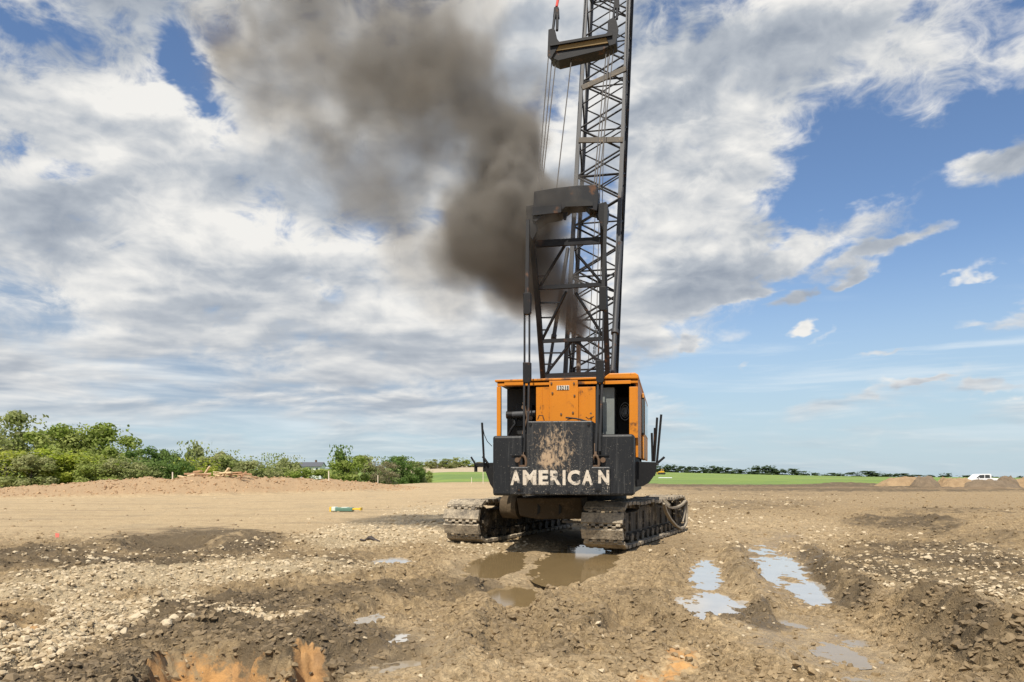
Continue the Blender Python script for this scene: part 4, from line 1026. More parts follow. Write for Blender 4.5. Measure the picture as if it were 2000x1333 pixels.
while s+BAY < S1-.2:
    a, c = (-1, 1) if k % 2 == 0 else (1, -1)
    lacing(bp(s, a, 0), bp(s+BAY, c, 0), .028); lacing(bp(s, c, 1), bp(s+BAY, a, 1), .030); lacing(bp(s, a, 1), bp(s+BAY, c, 1), .022)
    if k % 2: lacing(bp(s, c, 0), bp(s+BAY, a, 0), .022)
    f0, f1 = (0, 1) if k % 2 == 0 else (1, 0)
    for side in (-1, 1): lacing(bp(s, side, f0), bp(s+BAY, side, f1), .028)
    if k % 2 == 0: lacing(bp(s+BAY, -1, 1), bp(s+BAY, 1, 1), .026)
    if k % 4 == 1: lacing(bp(s+BAY, -1, 0), bp(s+BAY, 1, 0), .026)
    if k % 3 == 2: lacing(bp(s+BAY, -1, 0), bp(s+BAY, 1, 1), .022)
    s += BAY; k += 1
def on_boom(px, py):                                   # the near face of the boom
    o_, d_ = CAM0, CI.to_3x3() @ Vector(((px-CX)/F, 1.0, (HY-py)/F))
    t = (mid0-o_).dot(nrm)/d_.dot(nrm); return o_+d_*t
for p, q in (((1137, 175), (1223, 137)), ((1131, 277), (1217, 276))):
    MB().beam(on_boom(*p)-nrm*.06, on_boom(*q)-nrm*.06, .16, .05, nrm).build('batten', M_TAN, boom)
mb = MB().disc(bp(S1, -1, 0)*.5+bp(S1, 1, 0)*.5+nrm*.3+ax*.2, (1, 0, 0), .32, .25, 20); mb.build('head_sheave', M_BLACK, boom)
# boom stops: telescopic tubes from house to boom
for p, q, r_ in (((1069, 738), (1109, 486), .055), ((1196, 730), (1211, 474), .075)):
    a, c = L(*p, -.8), L(*q, 1.05); m_ = a+(c-a)*.3; mb = MB()
    mb.tube(a, m_, r_*.75, n=10); mb.tube(m_, c, r_, n=10); mb.tube(m_-(c-a)*.015, m_+(c-a)*.012, r_*1.35, n=10)
    mb.build('boom_stop', M_GREY, crane)
# ---- floating bridle
YB = -1.35
br = MB(); pprism(br, [(1073, 94), (1100, 88), (1195, 68), (1204, 66), (1204, 84), (1176, 98), (1090, 119), (1074, 112)], YB, .42)
br = br.build('bridle', M_BLACK, crane, .01)
mb = MB(); pprism(mb, [(1083, 90), (1194, 70.5), (1194, 83), (1083, 100)], YB-.035, .03); mb.build('yellow_plate', M_BRIDLE, br)
mb = MB(); pprism(mb, [(1074, 85), (1196, 64), (1196, 69), (1074, 90)], YB-.10, .14); mb.build('flange', M_BLACK, br)
for pts in ([(1071, 58), (1077, 56), (1084, 58), (1088, 76), (1094, 84), (1090, 92), (1075, 116), (1069, 110)], [(1187, 40), (1194, 36), (1203, 36), (1208, 58), (1206, 72), (1202, 86), (1190, 90), (1183, 70), (1187, 60)]):
    for dy_ in (-.05, .33):
        mb = MB(); pprism(mb, pts, YB+dy_, .04); mb.build('cheek_plate', M_LACE, br, .006)
for px in (1080, 1196): 
    for k in range(2): MB().disc(L(px+k*5, 94 if px < 1100 else 76, YB+.2), (1, .1, 0), .20, .045, 18).build('sheave', M_BLACK, br)
for pts, r_ in (([(1080, 60), (1085, 18)], .035), ([(1088, 60), (1089, 20)], .035), ([(1198, 38), (1201, 8)], .03), ([(1205, 38), (1206, 8)], .03)):
    MB().tube(L(*pts[0], YB+.1), L(*pts[1], YB+.3), r_, n=8).build('link', M_LACE, br)
for (a, c, t0, t1) in ((1080, 1092, 14, 34), (1198, 1210, -4, 16)):
    mb = MB(); pprism(mb, [(a, t1), (a+2, t0), (c-1, t0), (c, t1)], YB+.22, .1); mb.build('link_block', M_LACE, br, .006)
tipL, tipR = bp(S1, -1, 0), bp(S1, 1, 0)
p0 = L(1087, 14, YB+.3); MB().path([p0, p0+(tipL-p0)*.16], .036, 8).build('red_sling', M_RED, br)
MB().tube(p0+(tipL-p0)*.16, tipL, .02, n=6).build('pendant', M_ROPE, crane)
p0 = L(1204, -2, YB+.3); MB().tube(p0, tipR, .02, n=6).build('pendant', M_ROPE, crane)
# ---- ropes
for (x0, y0, x1, y1) in ((1049, 385, 1071, 112), (1054, 380, 1078, 116), (1057, 380, 1086, 116), (1087, 370, 1117, 108), (1160, 366, 1185, 92), (1164, 366, 1192, 92), (1169, 368, 1199, 90)):
    MB().tube(L(x0, y0, -3.1), L(x1, y1, YB+.2), .0135, n=6, caps=False).build('rope', M_ROPE, crane)
for (x0, y0, x1, y1) in ((1148, 735, 1166, 340), (1169, 715, 1178, 320), (1163, 720, 1172, 350)):
    MB().tube(L(x0, y0, -.4), L(x1, y1, 1.0), .011, n=6, caps=False).build('rope', M_ROPE, crane)
p0 = L(1178, 320, 1.0); MB().tube(p0, bp(S1, 0, 0), .011, n=6, caps=False).build('rope', M_ROPE, crane)
for i in range(9):
    q = L(1163-i*.5, 640+i*8, -.4); MB().path([q+Vector((math.cos(a)*.02, math.sin(a)*.02*(i % 2), math.sin(a)*.045)) for a in np.linspace(0, 6.283, 9)], .010, 4, False).build('chain_link', M_BLACK, crane)
# ---- exhaust stack
q0, q1 = L(1130, 740, -1.3), L(1130, 672, -1.3)
ex = MB(); ex.tube(q0, q1, .058, n=14); ex = ex.build('exhaust_stack', M_EXH, crane)
MB().tube(q1-Vector((0, 0, .02)), q1+Vector((0, 0, .17)), .066, n=14).build('exhaust_tip', M_BLACK, ex)

# ------------------------------------------------------------------ trees
def leaf_mat(name, c0, c1, c2):
    m_, b_, bs, out = new_mat(name); tc_ = b_.node('ShaderNodeTexCoord'); oi = b_.node('ShaderNodeObjectInfo')
    p = b_.v('ADD', tc_.outputs['Object'], b_.v('SCALE', (7, 5, 3), oi.outputs['Random']))
    n = b_.noise(p, 5.0, 4, .6); t = b_.attr('tone')
    c = b_.mix(b_.rng(n, .40, .80), c0, c1); c = b_.mix(b_.rng(t, .15, .8), c, c2)
    b_.put(bs.inputs['Base Color'], c); bs.inputs['Roughness'].default_value = .7; bs.inputs['Specular IOR Level'].default_value = .2
    tr = b_.node('ShaderNodeBsdfTranslucent'); b_.put(tr.inputs[0], c)
    mx = b_.node('ShaderNodeMixShader'); mx.inputs[0].default_value = .45
    b_.nt.links.new(bs.outputs[0], mx.inputs[1]); b_.nt.links.new(tr.outputs[0], mx.inputs[2]); b_.nt.links.new(mx.outputs[0], out.inputs[0])
    return m_
LEAF = {'bright': leaf_mat('bright_leaves', (0.31, 0.38, 0.028), (0.21, 0.295, 0.025), (0.40, 0.43, 0.08)),
        'mid': leaf_mat('green_leaves', (0.23, 0.30, 0.05), (0.155, 0.225, 0.038), (0.33, 0.37, 0.11)),
        'dark': leaf_mat('dark_leaves', (0.11, 0.19, 0.04), (0.07, 0.135, 0.03), (0.18, 0.25, 0.07)),
        'olive': leaf_mat('olive_leaves', (0.25, 0.29, 0.09), (0.18, 0.22, 0.068), (0.36, 0.37, 0.17)),
        'pale': leaf_mat('pale_leaves', (0.24, 0.295, 0.08), (0.18, 0.235, 0.058), (0.32, 0.34, 0.15)),
        'bare': leaf_mat('thin_spring_leaves', (0.26, 0.235, 0.13), (0.20, 0.185, 0.10), (0.32, 0.285, 0.17)),
        'far': leaf_mat('far_leaves', (0.070, 0.11, 0.052), (0.055, 0.09, 0.045), (0.10, 0.14, 0.072))}
M_BARK = plain('bark', (0.10, 0.08, 0.06), .9, .3, 8)
def crown_mesh(seed, kind, n):
    """a unit crown, 1 wide and 1 high, of leaf sprays gathered in clumps"""
    r2 = np.random.default_rng(seed)
    k = 26 if kind != 'dome' else 16
    cs, rs = [], []
    while len(cs) < k:
        p = r2.random(3)*2-1
        if kind == 'tree':
            w = np.interp(p[2], [-1, -.6, -.1, .45, .8, 1], [.35, .75, 1, .85, .55, .15])
        elif kind == 'tall':
            w = np.interp(p[2], [-1, -.5, 0, .5, 1], [.8, 1, .75, .45, .08])
        else:
            w = np.interp(p[2], [-1, -.3, .4, .8, 1], [1, 1, .85, .55, .1])
        if math.hypot(p[0], p[1]) < w*.80: cs.append(p); rs.append(.16+.16*r2.random())
    cs, rs = np.array(cs), np.array(rs)
    i = r2.integers(0, k, n); d_ = r2.normal(size=(n, 3)); d_ /= np.linalg.norm(d_, axis=1)[:, None]
    pos = cs[i]+d_*(rs[i]*(.35+.75*r2.random(n)**.6))[:, None]*np.array([1, 1, .85])
    pos = np.concatenate([pos, (r2.random((n//10, 3))*2-1)*np.array([.75, .75, .9])]); N = len(pos)
    tone = np.concatenate([r2.random(k)[i], r2.random(n//10)])*.6+.4*r2.random(N)
    sz = (.024+.034*r2.random(N))*{'dome': 3.0, 'tall': 1.6, 'bush': 1.15}.get(kind, 1.0)
    nd = np.concatenate([d_, r2.normal(size=(n//10, 3))])+.40*r2.normal(size=(N, 3)); nd /= np.linalg.norm(nd, axis=1)[:, None]
    a = np.cross(nd, r2.normal(size=(N, 3))); a /= np.linalg.norm(a, axis=1)[:, None]
    c = np.cross(nd, a); c /= np.linalg.norm(c, axis=1)[:, None]
    v = np.stack([pos-a*sz[:, None], pos+c*sz[:, None]*.7, pos+a*sz[:, None], pos-c*sz[:, None]*.7], 1)
    v = v.reshape(-1, 3); lo, hi = np.percentile(v, 1, axis=0), np.percentile(v, 99, axis=0); v = (v-(lo+hi)/2)/((hi-lo)/2)
    v = v*np.array([.5, .5, .5])+np.array([0, 0, .5])
    o = big_mesh('crown', v, np.arange(4*N).reshape(-1, 4), [LEAF['mid']], smooth=False)
    set_attr(o, 'tone', np.repeat(tone, 4)); me = o.data; bpy.data.objects.remove(o); return me
def trunk_mesh(seed):
    r2 = random.Random(seed); mb = MB()
    mb.path([(0, 0, -.12), (.01, 0, .25), (.0, .01, .55), (.02, 0, .85)], [.035, .026, .018, .005], 7)
    for k in range(6):
        a = r2.random()*6.28; z = .22+.09*k; l_ = .30-.03*k
        mb.path([(0, 0, z), (math.cos(a)*l_*.5, math.sin(a)*l_*.5, z+.10), (math.cos(a)*l_, math.sin(a)*l_, z+.24)], [.014, .009, .003], 5)
    return mb.mesh('trunk', M_BARK)
CROWN = {('tree', i): crown_mesh(200+i, 'tree', 7500) for i in range(4)}
CROWN.update({('bush', i): crown_mesh(220+i, 'bush', 6500) for i in range(4)})
CROWN.update({('tall', i): crown_mesh(230+i, 'tall', 5500) for i in range(2)})
CROWN.update({('thin', i): crown_mesh(240+i, 'tree', 2400) for i in range(2)})
CROWN.update({('dome', i): crown_mesh(250+i, 'dome', 900) for i in range(5)})
TRUNK = [trunk_mesh(i) for i in range(3)]
tcount = [0]
def tree(px, top, w, Y, kind, leaf, label, group=None, name=None, lift=None, lean=0.0):
    if kind == 'bush' and px > 400 and not 555 < px < 660: top -= 5
    x = (px-CX)/F*Y; zb = float(land(np.array([x]), np.array([Y]))[0][0])-.1; zt = CAM_H+(HY-top)/F*Y
    if lift is not None: zb = CAM_H+(HY-lift)/F*Y
    h_, wd = zt-zb, w*(1.35 if kind == 'bush' else 1.12)/F*Y; tcount[0] += 1; i = tcount[0]
    nm = name or ('bush' if kind in ('bush',) else 'tree')
    t = empty(nm, (x, Y, zb), random.random()*6.28); tag(t, label, 'bush' if nm == 'bush' else 'tree', group)
    n_ = len([q for q in CROWN if q[0] == kind])
    cr_ = bpy.data.objects.new('crown', CROWN[(kind, i % n_)]); COL.objects.link(cr_); cr_.parent = t
    low = 0.0 if kind in ('bush', 'dome') else .18*h_ if kind != 'tall' else .05*h_
    cr_.location = (0, 0, low); cr_.scale = (wd, wd, h_-low)
    cr_.rotation_euler = (lean, 0, 0)
    cr_.material_slots[0].link = 'OBJECT'; cr_.material_slots[0].material = LEAF[leaf]
    tr_ = bpy.data.objects.new('trunk', TRUNK[i % 3]); COL.objects.link(tr_); tr_.parent = t; s_ = min(wd*1.1, h_)
    tr_.scale = (s_, s_, h_*.9)
    return t
W = 'trees and bushes behind the berm at left'
for q in [
    (18, 812, 118, 112, 'tree', 'olive', 'tall grey-green tree at the far left edge, tops bent by wind'),
    (-70, 818, 120, 112, 'tree', 'olive', 'tall grey-green tree just beyond the left edge'),
    (118, 838, 105, 108, 'tree', 'mid', 'large round green tree, second tall crown from the left'),
    (172, 834, 110, 110, 'tree', 'mid', 'large round green tree, tallest of the second clump from the left'),
    (218, 856, 84, 106, 'tree', 'mid', 'rounded green tree sloping down at the right of the big clump'),
    (70, 856, 60, 116, 'thin', 'olive', 'thin half-bare tree between the two tall clumps at left'),
    (12, 884, 80, 90, 'bush', 'bright', 'bright yellow-green bush at the left edge of the frame'),
    (-60, 884, 90, 90, 'bush', 'bright', 'bright green bush cut off by the left edge'),
    (62, 890, 74, 88, 'bush', 'olive', 'dull olive bush between two bright bushes at far left'),
    (112, 882, 72, 91, 'bush', 'bright', 'bright yellow-green bush below the large round trees'),
    (152, 890, 66, 92, 'bush', 'bright', 'lime-green bush at the middle of the left hedge'),
    (200, 896, 66, 90, 'bush', 'mid', 'mid-green bush under the sloping right side of the big clump'),
    (238, 898, 60, 91, 'bush', 'olive', 'olive bush at the foot of the big clump'),
    (270, 914, 50, 92, 'bush', 'olive', 'low olive scrub where the berm meets the trees'),
    (285, 878, 62, 102, 'tree', 'dark', 'dark green bushy tree right of the big clump, slightly taller of a pair'),
    (326, 882, 54, 104, 'tree', 'dark', 'dark green bushy tree, right one of a dark pair'),
    (305, 900, 70, 96, 'bush', 'dark', 'dark low bush in front of the dark tree pair'),
    (346, 904, 40, 95, 'bush', 'dark', 'dark bush left of the pale young tree'),
    (378, 873, 46, 112, 'tall', 'pale', 'pale young tree standing above the hedge at left'),
    (382, 902, 60, 100, 'bush', 'bright', 'yellow-green bush at the foot of the pale young tree'),
    (424, 891, 58, 108, 'bush', 'olive', 'rounded grey-green bush behind the broken timber'),
    (460, 899, 56, 106, 'bush', 'pale', 'pale green bush right of the rounded grey-green one'),
    (498, 908, 56, 104, 'bush', 'olive', 'low olive bush behind the crest of the berm'),
    (532, 900, 40, 118, 'bush', 'mid', 'small mid-green bush left of the white house'),
    (562, 897, 40, 116, 'bush', 'pale', 'pale upright bush just left of the white house'),
    (590, 917, 50, 106, 'bush', 'mid', 'low bush in front of the left end of the white house'),
    (630, 918, 50, 106, 'bush', 'mid', 'low bush in front of the right end of the white house'),
    (548, 916, 60, 106, 'bush', 'olive', 'low grey-green bush on the crest left of the house'),
    (668, 880, 38, 124, 'tall', 'dark', 'dark narrow tree right of the white house, taller than the bushes'),
    (680, 900, 56, 120, 'bush', 'mid', 'wide green bush around the foot of the dark narrow tree'),
    (712, 898, 48, 128, 'bush', 'pale', 'pale bush between the dark narrow tree and the brownish thicket'),
    (734, 904, 42, 126, 'thin', 'bare', 'brownish thinly leaved thicket left of the dark bushes'),
    (760, 903, 36, 130, 'thin', 'bare', 'brownish bare thicket touching the dark green bushes'),
    (768, 900, 40, 150, 'bush', 'dark', 'dark green bush, left of the dark group beside the green field'),
    (788, 898, 34, 152, 'bush', 'dark', 'dark green bush, tallest of the dark group beside the green field'),
    (806, 911, 30, 148, 'bush', 'dark', 'low dark bush, right end of the group beside the green field'),
    (820, 918, 24, 150, 'bush', 'olive', 'low grey bush at the right end of the hedge'),
    (838, 926, 10, 160, 'bush', 'mid', 'tiny bush alone at the edge of the green field')]:
    tree(*q, group=W)
D = 'trees along the pale stubble field'
for q in [
    (800, 901, 34, 520, 'dome', 'olive', 'far rounded tree behind the dark bushes'), (824, 903, 30, 540, 'dome', 'pale', 'far pale tree at the left end of the stubble field'),
    (842, 898, 20, 470, 'tree', 'olive', 'far grey-green tree with a dark trunk on the stubble field'), (853, 903, 16, 480, 'tree', 'bare', 'far thin tree right of the one with a dark trunk'),
    (872, 897, 26, 470, 'tree', 'pale', 'far pale tree in the middle of the stubble field'), (884, 902, 18, 490, 'tree', 'olive', 'far small tree beside the pale one in the middle'),
    (897, 895, 26, 540, 'dome', 'pale', 'far light green rounded tree near the crane'), (914, 899, 26, 550, 'dome', 'mid', 'far green tree seen just left of the catwalk'),
    (934, 903, 24, 560, 'dome', 'bare', 'far brownish tree behind the left catwalk'), (955, 905, 24, 570, 'dome', 'olive', 'far tree hidden partly by the counterweight'), (812, 905, 26, 560, 'dome', 'bare', 'far brown-green tree at the left of the stubble field')]:
    tree(*q, group=D, name='tree', lift=912.5 if q[4] == 'dome' else 920)
E = 'far hedgerow along the right horizon'
for i, (px, top, w) in enumerate([(1292, 911, 22), (1310, 909, 24), (1332, 911, 22), (1352, 912, 20), (1370, 913, 18), (1388, 911, 18), (1405, 913, 22), (1422, 914, 22), (1440, 917, 16), (1452, 918, 14), (1470, 915, 18),
        (1490, 911, 36), (1512, 916, 22), (1528, 918, 18), (1546, 916, 20), (1566, 921, 18), (1590, 924, 16), (1624, 924, 24), (1664, 923, 20), (1692, 920.5, 30), (1716, 925, 20), (1740, 926, 26), (1768, 925, 26), (1795, 928, 20), (1815, 928, 14),
        (1846, 925, 16), (1888, 929, 22), (1934, 930, 20), (1962, 930.5, 12), (1992, 930, 8), (2030, 929, 26), (1642, 926, 14), (1270, 912, 24), (1248, 912, 26), (1228, 913, 24)]):
    base = float(np.interp(px, [1200, 1280, 1500, 1625, 1830, 2100], [921.5, 922.5, 928, 931, 932, 934.5]))
    size = 'broad' if w >= 30 else 'medium' if w >= 20 else 'small'
    lab = {(1490): 'broadest dark tree clump on the far right horizon', 1692: 'broad dark clump towards the right end of the far hedgerow', 1846: 'small dark tree left of the white pickup', 1992: 'tiny tree at the right edge of the horizon'}.get(px,
          '%s dark rounded tree in the far hedgerow %s' % (size, 'just right of the crane' if px < 1440 else 'in the middle of the right horizon' if px < 1700 else 'near the white pickup'))
    t = tree(px, top, w*1.25, 600, 'dome', 'far', lab, group=E, name='tree', lift=base+1.5)
# ------------------------------------------------------------------ farmhouse beyond the trees
Yh = 300.0; xh = (606-CX)/F*Yh; zh = -1.2
M_SIDING = plain('white_siding', (0.72, 0.73, 0.74), .6, .06); M_ROOF = plain('grey_shingles', (0.085, 0.09, 0.105), .8, .2); M_PANE = glass('window_glass', (0.03, 0.04, 0.05))
house = empty('farmhouse', (xh, Yh, zh)); tag(house, 'white farmhouse with grey gable roof beyond the bushes at left', 'house')
he = CAM_H+(HY-910.5)/F*Yh-zh; hr = CAM_H+(HY-903.0)/F*Yh-zh
MB().hexa([(x, y, z) for z in (0, he) for y in (-3.5, 3.5) for x in (-5.3, 5.3)]).build('wall', M_SIDING, house)
mb = MB()
for s_ in (-1, 1): mb.prism([(-5.6, s_*4.0, he-.15), (-5.6, 0, hr), (-5.6, 0, hr-.22), (-5.6, s_*4.0, he-.37)], (11.2, 0, 0))
rf = mb.build('roof', M_ROOF, house)
mb = MB(); mb.prism([(-5.3, -3.4, he), (-5.3, 3.4, he), (-5.3, 0, hr-.3)], (10.6, 0, 0)); mb.build('gable', M_SIDING, house)
MB().box((2.2, .6, hr+.2), (.7, .7, 1.4)).build('chimney', M_RUST, rf)
for x in (-3.9, -1.6, .9, 3.6):
    w = MB().box((x, -3.53, he-1.4), (1.2, .08, 1.5)).build('window', M_SIDING, house); MB().box((x, -3.58, he-1.4), (.95, .03, 1.25)).build('pane', M_PANE, w)
# ------------------------------------------------------------------ pickup
Yt = 128.0; xt = (1916-CX)/F*Yt; zt_ = -.38
M_WHITE = plain('white_car_paint', (0.80, 0.80, 0.79), .3, .03); M_TYRE = plain('tyre', (0.02, 0.02, 0.02), .8); M_CHROME = plain('bright_trim', (.5, .5, .5), .25, .1)
pk = empty('pickup_truck', (xt, Yt, zt_)); tag(pk, 'white crew-cab pickup parked behind the dirt piles at far right', 'pickup')
body = [(-3.2, .55), (-3.25, .95), (-3.1, 1.12), (-1.75, 1.22), (-.9, 1.90), (-.5, 1.98), (1.0, 1.98), (1.18, 1.90), (1.22, 1.26), (3.15, 1.22), (3.2, .6), (2.5, .5), (2.3, .85), (1.6, .85), (1.35, .48), (-1.6, .48), (-1.8, .85), (-2.5, .85), (-2.7, .5)]
MB().prism([(x, -.98, z) for x, z in body], (0, 1.96, 0)).build('body', M_WHITE, pk, .06)
for pts in ([(-1.45, 1.27), (-.82, 1.80), (-.05, 1.83), (-.05, 1.27)], [(.08, 1.27), (.08, 1.83), (.86, 1.82), (.95, 1.27)]):
    w = MB().prism([(x, -.998, z) for x, z in pts], (0, .02, 0)).build('window', M_PANE, pk); MB().prism([(x, .98, z) for x, z in pts], (0, .02, 0)).build('window', M_PANE, pk)
MB().hexa([(1.35, -.85, 1.225), (3.1, -.85, 1.225), (1.35, .85, 1.225), (3.1, .85, 1.225), (1.35, -.85, 1.235), (3.1, -.85, 1.235), (1.35, .85, 1.235), (3.1, .85, 1.235)]).build('bed_liner', M_TYRE, pk)
for x in (-2.15, 1.95):
    for y in (-.86, .86):
        w = MB().disc((x, y, .40), (0, 1, 0), .40, .26, 20).build('wheel', M_TYRE, pk); MB().disc((x, y*1.16, .40), (0, 1, 0), .22, .03, 14).build('rim', M_CHROME, w)
MB().box((-3.27, 0, .66), (.12, 1.8, .22)).build('bumper', M_CHROME, pk); MB().box((-1.05, -1.1, 1.30), (.14, .2, .16)).build('mirror', M_WHITE, pk)
for y in (-.7, .7): MB().box((-3.19, y, .98), (.10, .34, .16)).build('headlight', M_CHROME, pk)
for x in (-.02, 1.02): MB().box((x+.12, -.995, 1.08), (.16, .03, .035)).build('door_handle', M_CHROME, pk)
# ------------------------------------------------------------------ dirt piles
def pile_mat(name, c0, c1):
    m_, b_, bs, out = new_mat(name); tc_ = b_.node('ShaderNodeTexCoord'); n = b_.noise(tc_.outputs['Object'], 1.3, 7, .65)
    b_.put(bs.inputs['Base Color'], b_.mix(b_.rng(n, .35, .65), c0, c1)); bs.inputs['Roughness'].default_value = .95; bump(b_, bs, b_.noise(tc_.outputs['Object'], 6, 6, .7), .8, .12); return m_
M_PTAN, M_PDARK = pile_mat('tan_spoil', (0.34, 0.235, 0.13), (0.26, 0.175, 0.095)), pile_mat('dark_spoil', (0.20, 0.148, 0.095), (0.145, 0.108, 0.07))
def pile(px, top, w, Y, mat, seed, label):
    x = (px-CX)/F*Y; zb = float(land(np.array([x]), np.array([Y]))[0][0])-.08; h_ = (CAM_H+(HY-top)/F*Y-zb)*.9; r_ = w*.72/F*Y
    n = 44; g = np.linspace(-1.1, 1.1, n); A_, B_ = np.meshgrid(g, g); rr = np.hypot(A_, B_)*(1+.22*fbm2(A_*1.6+seed, B_*1.6, 2, seed))
    z = h_*(1-sstep(.30, 1.15, rr))*(1+.45*fbm2(A_*2.2+seed, B_*2.2, 3, seed+3))+.16*fbm2(A_*6+seed, B_*6, 3, seed+5)*(1-sstep(.7, 1.1, rr))-.10*sstep(.9, 1.1, rr)
    i = (np.arange(n-1)[:, None]*n+np.arange(n-1)[None, :]).ravel()
    o = big_mesh('dirt_pile', np.stack([A_.ravel()*r_, B_.ravel()*min(r_, 2.6), z.ravel()], 1), np.stack([i, i+1, i+n+1, i+n], 1), [mat])
    o.location = (x, Y, zb); tag(o, label, 'dirt pile', 'spoil heaps at the right edge of the site')
for q in [(1768, 932, 90, 96, M_PTAN, 1, 'low tan dirt pile at the left end of the heaps'), (1808, 931, 46, 93, M_PDARK, 2, 'dark pointed dirt pile beside the tan one'), (1850, 934, 36, 97, M_PTAN, 3, 'small tan dirt pile left of the pickup'),
          (1872, 935.5, 66, 92, M_PTAN, 4, 'broad tan dirt pile in front of the pickup hood'), (1930, 936.5, 90, 90, M_PDARK, 5, 'broad dark dirt pile in front of the pickup cab'), (1966, 931.5, 40, 93, M_PDARK, 6, 'dark dirt pile just behind the pickup tailgate'), (2000, 934, 70, 95, M_PTAN, 7, 'brown dirt pile at the right edge of the photo')]: pile(*q)
# ------------------------------------------------------------------ stakes, timber and litter
M_STAKE = plain('pale_stake_wood', (0.62, 0.55, 0.44), .8, .15)
for px, y0, y1, Y, lab in ((337, 923.5, 933, 60, 'short white stake at the left end of the broken timber'), (642, 921, 935, 69, 'white survey stake on the right end of the berm'), (738, 929, 937, 96, 'tiny white stake at the edge of the grass'), (921, 933, 940, 125, 'tiny white peg at the far edge of the site'), (943.5, 920, 940, 120, 'tall thin white stake just left of the counterweight')):
    x = (px-CX)/F*Y; z0_, z1_ = CAM_H+(HY-y1)/F*Y, CAM_H+(HY-y0)/F*Y; zg = HZ(x, Y); z0_ = min(z0_, zg)-.25
    mb = MB().hexa([(x+dx_, Y+dy_, z) for z in (z0_, z1_) for dy_ in (-.02, .02) for dx_ in (-.045, .045)]); mb.prism([(x-.045, Y-.02, z1_+.001), (x+.045, Y-.02, z1_+.001), (x, Y-.02, z1_+.06)], (0, .04, 0))
    tag(mb.build('survey_stake', M_STAKE), lab, 'stake', 'survey stakes along the site edge')
M_TIMBER = plain('split_timber', (0.60, 0.46, 0.27), .85, .25, 5); M_TIMBER2 = plain('brown_timber', (0.42, 0.25, 0.14), .85, .25, 5)
rb = random.Random(5)
for i in range(26):
    pale = i < 15
    px = rb.uniform(425, 446) if i < 8 else rb.uniform(350, 400) if i < 15 else rb.uniform(360, 425) if i < 20 else rb.uniform(445, 480)
    Y = 61.5+rb.uniform(-1.0, 1.6); x = (px-CX)/F*Y; L_ = rb.uniform(.5, 1.6); zg = HZ(x, Y)
    o = MB().box((0, 0, 0), (L_, rb.uniform(.10, .26), rb.uniform(.06, .16))).build('timber', M_TIMBER if pale else M_TIMBER2, bevel=.01)
    o.location = (x, Y, zg+.10+rb.random()*.28); o.rotation_euler = (rb.uniform(-.3, .3), rb.uniform(-.25, .25) if i % 7 else -.9, rb.uniform(-.7, .7))
    tag(o, 'pale split timber in the heap on top of the berm' if pale else 'brown broken timber in the heap on top of the berm', 'timber', 'broken timber on the berm')
# the green bundle with yellow ends
M_GRN = plain('green_wrap', (0.10, 0.20, 0.15), .45, .25, 9); M_YEL = plain('yellow_plastic', (0.72, 0.48, 0.03), .4, .12); M_WRAP = plain('clear_wrap', (0.62, 0.68, 0.58), .3, .2, 14)
bx_, by_ = gpt(675, 1000); bz = HZ(bx_, by_)
bd = empty('wrapped_bundle', (bx_, by_, bz), R(-6)); tag(bd, 'green wrapped bundle with yellow ends lying on the dry dirt', 'bundle')
MB().box((-.14, 0, .10), (.98, .34, .17)).build('wrap', M_GRN, bd, .03)
MB().box((-.50, -.01, .12), (.18, .36, .18)).build('clear_wrap', M_WRAP, bd, .02); MB().box((-.02, -.01, .185), (.26, .30, .03)).build('clear_wrap', M_WRAP, bd, .01)
MB().box((-.64, 0, .10), (.08, .36, .22)).build('end_block', M_YEL, bd, .01)
for y in (-.10, .10): MB().box((.51, y, .12), (.34, .06, .07)).build('rail', M_YEL, bd, .008)
MB().box((.70, 0, .12), (.05, .30, .13)).build('end_block', M_YEL, bd, .008)
# scrap and marker
sx, sy = gpt(722, 1064); sz = HZ(sx, sy)
mb = MB(); mb.path([(-.24, 0, .05), (-.12, .02, .02), (-.02, 0, .09), (.10, -.03, .05), (.26, -.08, .015)], [.015, .03, .045, .035, .012], 7); mb.prism([(-.10, .03, .03), (.02, .06, .13), (.14, .0, .05)], (0, .02, .01))
o = mb.build('scrap', plain('dark_scrap', (0.035, 0.025, 0.022), .6)); o.location = (sx, sy, sz); tag(o, 'dark torn scrap lying on the gravel left of the crane', 'scrap')
fx, fy = gpt(112, 1056); fz = HZ(fx, fy)
fl = empty('marker_flag', (fx, fy, fz)); tag(fl, 'small pink marker flag on a short wire among stones at far left', 'flag')
MB().tube((0, 0, -.1), (0, 0, .10), .006, n=6).build('wire', M_ROPE, fl)
mb = MB(); mb.prism([(-.05, .004, .03), (.05, -.02, .035), (.06, -.02, .13), (-.055, .006, .14)], (.002, .006, 0)); mb.build('cloth', plain('pink_marker', (0.75, 0.19, 0.15), .6), fl)
